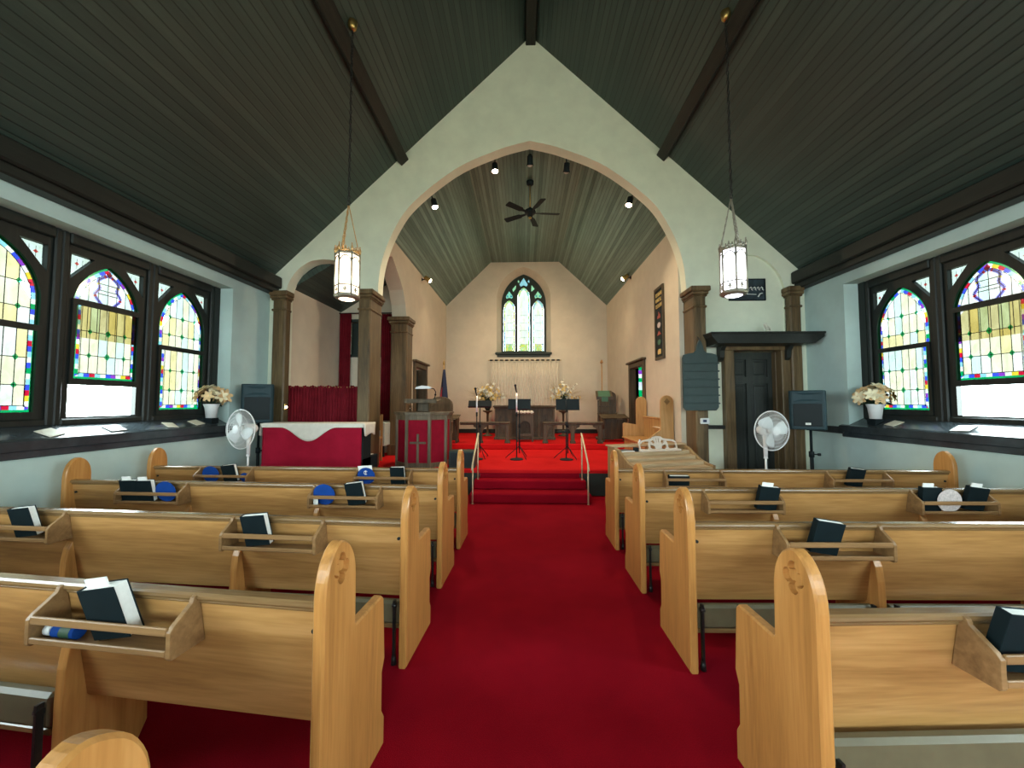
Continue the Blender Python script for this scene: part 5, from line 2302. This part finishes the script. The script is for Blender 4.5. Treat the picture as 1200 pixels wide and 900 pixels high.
for z, mt, kd in ((.82, 'petal_red', 0), (.66, 'lace', 1), (.50, 'petal_red', 2), (.33, 'green_cloth', 1), (.14, 'petal_yellow', 3)):
    mb = MB()
    if kd == 0:
        pts = [(-.08, z - .03), (.08, z - .03), (.06, z + .03), (.02, z + .02), (0, z + .10), (-.03, z + .03), (-.07, z + .05)]
    elif kd == 1:
        pts = [(.085 * math.cos(a), z + .055 * math.sin(a)) for a in [2 * PI * q / 12 for q in range(12)]]
    elif kd == 2:
        pts = [(-.10, z - .03), (.10, z - .03), (.05, z + .02), (.0, z + .05), (-.05, z + .01)]
    else:
        pts = [(-.08, z - .04), (.08, z - .04), (.08, z + .03), (.03, z + .06), (-.08, z + .05)]
    mb.prism(pts, -.006, 0, 'x')
    mb.build('banner_motif', M[mt], t)

# ------------------------------------------------------------------ choir pew against the right chancel wall
t = thing('choir_pew', 'short oak pew facing sideways against the right chancel wall', 'pew', (2.60, 6.78, .42))


def choir_end(y0, y1, arm, carve):
    mb = MB()
    cx = -.11
    prof = [(0, 0), (0, 1.10)] + [(-.11 + .11 * math.cos(a), 1.10 + .11 * math.sin(a)) for a in [PI * q / 10 for q in range(1, 10)]] + \
        [(-.22, 1.10), (-.22, .62), (-.46, arm + .02), (-.50, arm), (-.50, .38), (-.46, .33), (-.46, .10), (-.50, .06), (-.50, 0)]
    mb.prism(prof, y0, y1, 'y')
    o = mb.build('end_panel', M['choir_pew'], t, bevel=.006)
    if carve:
        mb = MB()
        mb.prism([(-.11, 1.04), (-.06, 1.10), (-.11, 1.16), (-.16, 1.10)], y0 - .003, y0 + .001, 'y')
        mb.build('carved_diamond', M['oak_cap'], o)


choir_end(0, .05, .42, True)
choir_end(1.46, 1.51, .64, False)
mb = MB()
mb.cbox(-.07, -.03, .05, 1.46, .34, .79, .008)
mb.cbox(-.09, -.02, .05, 1.46, .77, .80, .008)
mb.build('backrest', M['choir_pew'], t)
mb = MB()
mb.cbox(-.53, -.06, .05, 1.46, .34, .375, .01)
mb.box(-.48, -.46, .05, 1.46, .0, .34)
mb.build('seat', M['choir_pew'], t)
mb = MB()
mb.cbox(-.16, -.07, .25, .75, .585, .60, .004)
mb.cbox(-.16, -.15, .25, .75, .60, .625, .003)
mb.build('book_ledge', M['choir_pew'], t)
mb = MB()
mb.box(2.455, 2.525, 7.10, 7.48, 1.0215, 1.045)
o = mb.build('song_booklet', M['paper'])
tag(o, 'white booklet lying on the ledge of the sideways choir pew', 'booklet')

# ------------------------------------------------------------------ organ console
t = thing('organ_console', 'closed oak organ console behind the front right pew', 'organ', (1.47, 5.02, 0), math.radians(19))
W_ = 1.24
prof = [(0, 0), (.75, 0), (.75, .86), (.56, .86), (.47, .835), (.36, .76), (.24, .69), (.12, .655), (.0, .64)]
for x in (0, W_ - .045):
    mb = MB()
    mb.prism(prof, x, x + .045, 'x')
    mb.build('cheek', M['console_z'], t, bevel=.008)
mb = MB()
mb.box(.045, W_ - .045, .10, .72, .05, .60)
mb.cbox(.045, W_ - .045, .01, .10, .50, .62, .01)
mb.build('case', M['console'], t)
mb = MB()
mb.prism([(.012, .50), (.012, .605), (.022, .615), (.155, .628), (.165, .638), (.168, .668), (.178, .676), (.305, .688), (.315, .698),
          (.318, .728), (.328, .736), (.43, .748), (.44, .756), (.443, .788), (.452, .800), (.735, .800), (.735, .50)], .047, W_ - .047, 'x')
mb.build('lid', M['console'], t)
mb = MB()
mb.cbox(-.02, W_ + .02, .56, .78, .86, .885, .008)
mb.build('top_board', M['console'], t)
mb = MB()
for x in (.32, .92):
    mb.sphere((x, .005, .56), .012, 8, 6)
mb.build('lid_knob', M['brass'], t)
# fretwork music desk
mb = MB()
A, B = .36, 1.02
c = (A + B) / 2
zb_, zt_ = .80, .985
outer = [(A, zb_), (A + .01, .93), (A + .06, .96), (A + .16, .975), (c - .10, .985), (c - .07, 1.01), (c, 1.02), (c + .07, 1.01), (c + .10, .985), (B - .16, .975), (B - .06, .96), (B - .01, .93), (B, zb_)]
holes = []
for s in (-1, 1):
    f = lambda x: c + s * x
    h1 = [(f(.31), .84), (f(.30), .925), (f(.22), .945), (f(.15), .945), (f(.17), .90), (f(.165), .85), (f(.19), .83)]
    h2 = [(f(.125), .94), (f(.075), .965), (f(.05), .93), (f(.075), .90), (f(.10), .915), (f(.09), .935)]
    h3 = [(f(.135), .90), (f(.06), .875), (f(.05), .835), (f(.09), .825), (f(.14), .85)]
    h4 = [(f(.030), .985), (f(.012), .99), (f(.012), .93), (f(.022), .91)]
    for h in (h1, h2, h3, h4):
        holes.append(h if s > 0 else h[::-1])
mb.prism(outer, .0, .016, 'y', holes, M=T(0, .47, .80) @ Rx(-.28) @ T(0, 0, -.80))
mb.cbox(A - .02, B + .02, .42, .50, .80, .825, .006)
mb.build('music_desk', M['fret'], t, fix=False)
Mo = T(1.47, 5.02, 0) @ Rz(math.radians(19))
def on_console(nm, label, cat, mb, mats):
    o = mb.build(nm, mats, M=Mo)
    return tag(o, label, cat)
mb = MB()
mb.box(.08, .29, .50, .70, .8012, .812)
on_console('sheet_music', 'white sheet music lying beside the carved music desk', 'sheet music', mb, M['paper'])
mb = MB()
mb.cbox(.295, .345, .47, .55, .8012, .86, .006)
on_console('metronome_box', 'small black box beside the carved music desk', 'box', mb, M['black'])
mb = MB()
mb.lathe([(.02, 0), (.03, .01), (.028, .03), (.012, .04), (.02, .055), (.008, .065)], 14, c=(.52, .70, .886))
on_console('desk_bell', 'small silver bell on top of the organ console', 'bell', mb, M['chrome'])

# ------------------------------------------------------------------ canopy shelf over the door and what is on it
t = thing('canopy_shelf', 'long dark bracketed shelf over the panelled door', 'shelf', (3.64, 6.30, 2.38))
mb = MB()
mb.prism([(-.78, .12), (-.80, .17), (.88, .17), (.88, .12), (.74, .02), (-.70, .02)], -.43, -.0, 'y')
mb.cbox(-.81, .89, -.45, -.02, .165, .195, .008)
mb.build('shelf_board', M['trim_y'], t)
for x in (-.48, .56):
    mb = MB()
    mb.prism([(0, .09), (-.34, .09), (-.32, .06), (-.20, .03), (-.12, -.05), (-.10, -.16), (-.06, -.20), (0, -.22)], x - .035, x + .035, 'x')
    mb.build('bracket', M['trim'], t)

t = thing('figurine', 'white figurine of praying hands on the canopy shelf', 'figurine', (3.82, 6.08, 2.578), .3)
mb = MB()
mb.lathe([(.05, 0), (.052, .015), (.035, .03), (.028, .06)], 16)
for s in (-1, 1):
    Mx = T(s * .012, 0, .05) @ Ry(-.55 + s * .05) @ Rz(s * .1)
    mb.sphere((0, 0, .03), .026, 10, 8, M=Mx, sc=(.75, 1, 1.2))
    for f in range(4):
        y = -.021 + f * .014
        L = (.085, .100, .095, .080)[f]
        mb.tube([(0, y, .035), (0, y * .9, .035 + L * .5), (0, y * .7, .035 + L)], [.0085, .0078, .005], 8, M=Mx)
    mb.tube([(0, -.024, .02), (s * -.004, -.032, .05), (0, -.028, .072)], [.009, .008, .005], 8, M=Mx)
mb.build('hands', M['petal_white'], t)

# hymn board
t = thing('hymn_board', 'dark slate-green hymn board with slatted rows hung on the right pillar', 'sign', (2.745, 6.06, 1.38))
mb = MB()
out = [(-.23, .0), (.23, .0), (.255, .03), (.27, .05), (.27, .82), (.25, .87), (.18, .89), (.10, .90), (.06, .94), (.05, 1.00), (.02, 1.08), (.0, 1.10), (-.02, 1.08), (-.05, 1.00), (-.06, .94), (-.10, .90), (-.18, .89), (-.25, .87), (-.27, .82), (-.27, .05), (-.255, .03)]
mb.prism(out, -.02, .02, 'y')
mb.build('board', M['slate'], t, bevel=.006)
for i in range(6):
    mb = MB()
    z = .10 + i * .125
    mb.cbox(-.255, .285, -.034, -.02, z, z + .022, .004)
    mb.build('slat', M['slate'], t)
mb = MB()
mb.tube([(0, .0, 1.09), (0, .02, 1.13), (0, .07, 1.16)], .008, 6)
mb.build('hook', M['dark_metal'], t)

t = thing('thermostat', 'small white thermostat with a blue display on the right pillar', 'thermostat', (2.82, 6.105, 1.215))
mb = MB()
mb.cbox(-.07, .07, -.022, .012, -.045, .045, .01)
mb.build('thermostat_body', M['white'], t)
mb = MB()
mb.box(-.035, .02, -.025, -.021, -.018, .022)
mb.build('display', M['flag_blue'], t)

# dark picture high on the right
t = thing('wall_picture', 'dark blue picture with pale strokes high above the door', 'picture', (3.70, 6.325, 3.17), 0)
mb = MB()
mb.prism([(-.34, 0), (.25, 0), (.25, .36), (-.34, .36)], -.012, .014, 'y', [[(-.325, .015), (.235, .015), (.235, .345), (-.325, .345)]])
mb.build('picture_frame', M['black'], t)
mb = MB()
mb.box(-.328, .238, .0, .012, .012, .348)
mb.build('picture_panel', plain('picture_ink', (.022, .036, .046), .5, var=.8, scale=7), t)
mb = MB()
for i in range(5):
    x = -.06 + i * .058
    mb.tube([(x, -.003, .20), (x + .02, -.003, .225), (x + .035, -.003, .205), (x + .03, -.003, .18), (x + .05, -.003, .17)], .006, 5)
mb.tube([(.13, -.003, .06), (.16, -.003, .11), (.20, -.003, .12)], .010, 5)
mb.tube([(-.30, -.003, .08), (-.1, -.003, .11), (.1, -.003, .10)], .007, 5)
mb.build('pale_strokes', M['paper'], t)

# small pale cards lying on the sills
for i, (x, y, a, w_, lb) in enumerate(((-4.38, 5.02, .2, .17, 'pale card on the left sill below the window nearest the flower pot'),
                                      (-4.36, 4.62, -.2, .13, 'narrow pale card on the left sill between two windows'),
                                      (-4.37, 3.98, .1, .17, 'white card on the left sill below the open window'),
                                      (-4.36, 3.42, .3, .17, 'pale card on the left sill left of the open window'),
                                      (4.64, 4.98, -.2, .16, 'yellowish card on the right sill beside the lily pot'),
                                      (4.62, 4.20, .1, .17, 'white card on the right sill by the open window'))):
    mb = MB()
    mb.cbox(-.065, .065, -w_ / 2, w_ / 2, 0, .006, .002)
    o = mb.build('sill_card', M['plaque'] if i % 3 != 2 else M['paper'], M=T(x, y, 1.192 + (abs(x) - (4.30 if x < 0 else 4.55)) * .48 + .004) @ Ry(.447 if x < 0 else -.447) @ Rz(a))
    tag(o, lb, 'card', 'cards on the window sills')

# ------------------------------------------------------------------ chancel ceiling fan and spotlights
t = thing('ceiling_fan', 'dark four-bladed ceiling fan on a long rod under the chancel ceiling', 'fan', (.13, 7.62, 5.36))
mb = MB()
mb.cyl((0, 0, .08), (0, 0, .60), .012, None, 10)
mb.build('downrod', M['brass'], t)
mb = MB()
mb.lathe([(.02, .56), (.07, .58), (.075, .64)], 18)
mb.build('canopy', M['black'], t)
mb = MB()
mb.lathe([(.03, -.10), (.055, -.09), (.06, -.04), (.10, -.03), (.115, .0), (.10, .04), (.04, .06), (.025, .10)], 22)
mb.build('motor', M['black'], t)
mb = MB()
mb.lathe([(.012, -.135), (.03, -.125), (.032, -.10)], 12)
mb.build('pull_switch', M['brass'], t)
for kk in range(5):
    a = .10 + kk * 2 * PI / 5
    mb = MB()
    Mx = Rz(a) @ T(0, 0, -.02) @ Rx(.22)
    mb.prism([(.10, -.02), (.20, -.03), (.24, -.055), (.58, -.065), (.60, -.05), (.60, .05), (.58, .065), (.24, .055), (.20, .03), (.10, .02)], -.004, .004, 'z', M=Mx)
    mb.build('blade', M['black'], t)


def spot(label, x, y, z, aim, lit, W, size=1.25, wall=None):
    t = thing('spotlight', label, 'lamp', (x, y, z), 0, 'chancel spotlights')
    d = (Vector(aim) - Vector((x, y, z))).normalized()
    Q = d.to_track_quat('Z', 'Y').to_matrix().to_4x4()
    mb = MB()
    mb.lathe([(.028, -.10), (.05, -.09), (.055, .02), (.068, .06), (.060, .06), (.048, .02), (.045, .0)], 20, M=Q)
    mb.build('spot_can', M['brass'] if abs(x) > 2.2 else M['black'], t)
    mb = MB()
    mb.lathe([(.0, .085), (.03, .080), (.052, .062), (.055, .03), (.045, .0), (.0, -.0)], 18, M=Q)
    mb.build('bulb', M['bulb'] if lit else M['bulb_off'], t)
    mb = MB()
    m = wall if wall is not None else (0, .0, .16)
    mb.tube([(0, 0, 0), tuple(Vector(m) * .5), tuple(m)], .010, 8)
    mb.cyl(tuple(Vector(m) * .9), tuple(m), .035, None, 14)
    mb.build('bracket', M['black'], t)
    if W:
        bare = abs(x) > 2.2
        ld = bpy.data.lights.new('spot_beam', 'SPOT')
        ld.energy = W
        ld.color = (1.0, .76, .50)
        ld.spot_size = 2.75 if bare else size * 1.6
        ld.spot_blend = .8
        ld.shadow_soft_size = .05
        lo = bpy.data.objects.new('spot_beam', ld)
        COL.objects.link(lo)
        lo.parent = t
        lo.location = d * .11
        lo.rotation_euler = d.to_track_quat('-Z', 'Y').to_euler()
    return t


spot('lit spotlight low on the curve of the arch, pulpit side', -1.62, 6.76, 5.10, (-.5, 6.3, .3), True, SPOT_W * 1.2, 1.3, (-.10, -.02, .30))
spot('pinkish lit spotlight high on the arch, pulpit side of its peak', -.52, 6.76, 5.75, (-.2, 6.2, .3), True, SPOT_W * 1.2, 1.3, (0, .02, .25))
spot('black unlit spotlight at the peak of the chancel arch', .115, 6.76, 5.86, (.2, 9.0, .6), False, 0, 1, (0, .02, .14))
spot('unlit spotlight high on the arch, organ side of its peak', .775, 6.76, 5.72, (.6, 9.6, .6), False, 0, 1, (0, .02, .28))
spot('lit spotlight low on the curve of the arch, organ side', 1.89, 6.76, 5.08, (.7, 6.3, .3), True, SPOT_W * 1.2, 1.3, (.10, -.02, .22))
spot('lit bare spotlight high on the left chancel wall', -2.33, 9.15, 4.50, (.3, 9.7, 2.7), True, SPOT_W * 1.7, 1.7, (-.15, 0, .0))
spot('lit bare spotlight high on the right chancel wall', 2.47, 9.35, 4.56, (-.2, 9.8, 2.7), True, SPOT_W * 1.7, 1.7, (.15, 0, .0))

# small glowing night light on the left half pillar
t = thing('night_light', 'tiny glowing light low on the pillar beside the red choir curtain', 'lamp', (-3.94, 6.23, 1.43))
mb = MB()
mb.cbox(-.012, .012, -.03, .03, -.05, .05, .005)
mb.build('light_plate', M['brass'], t)
mb = MB()
mb.sphere((.022, -.01, .0), .018, 10, 8)
mb.build('bulb', M['bulb'], t)
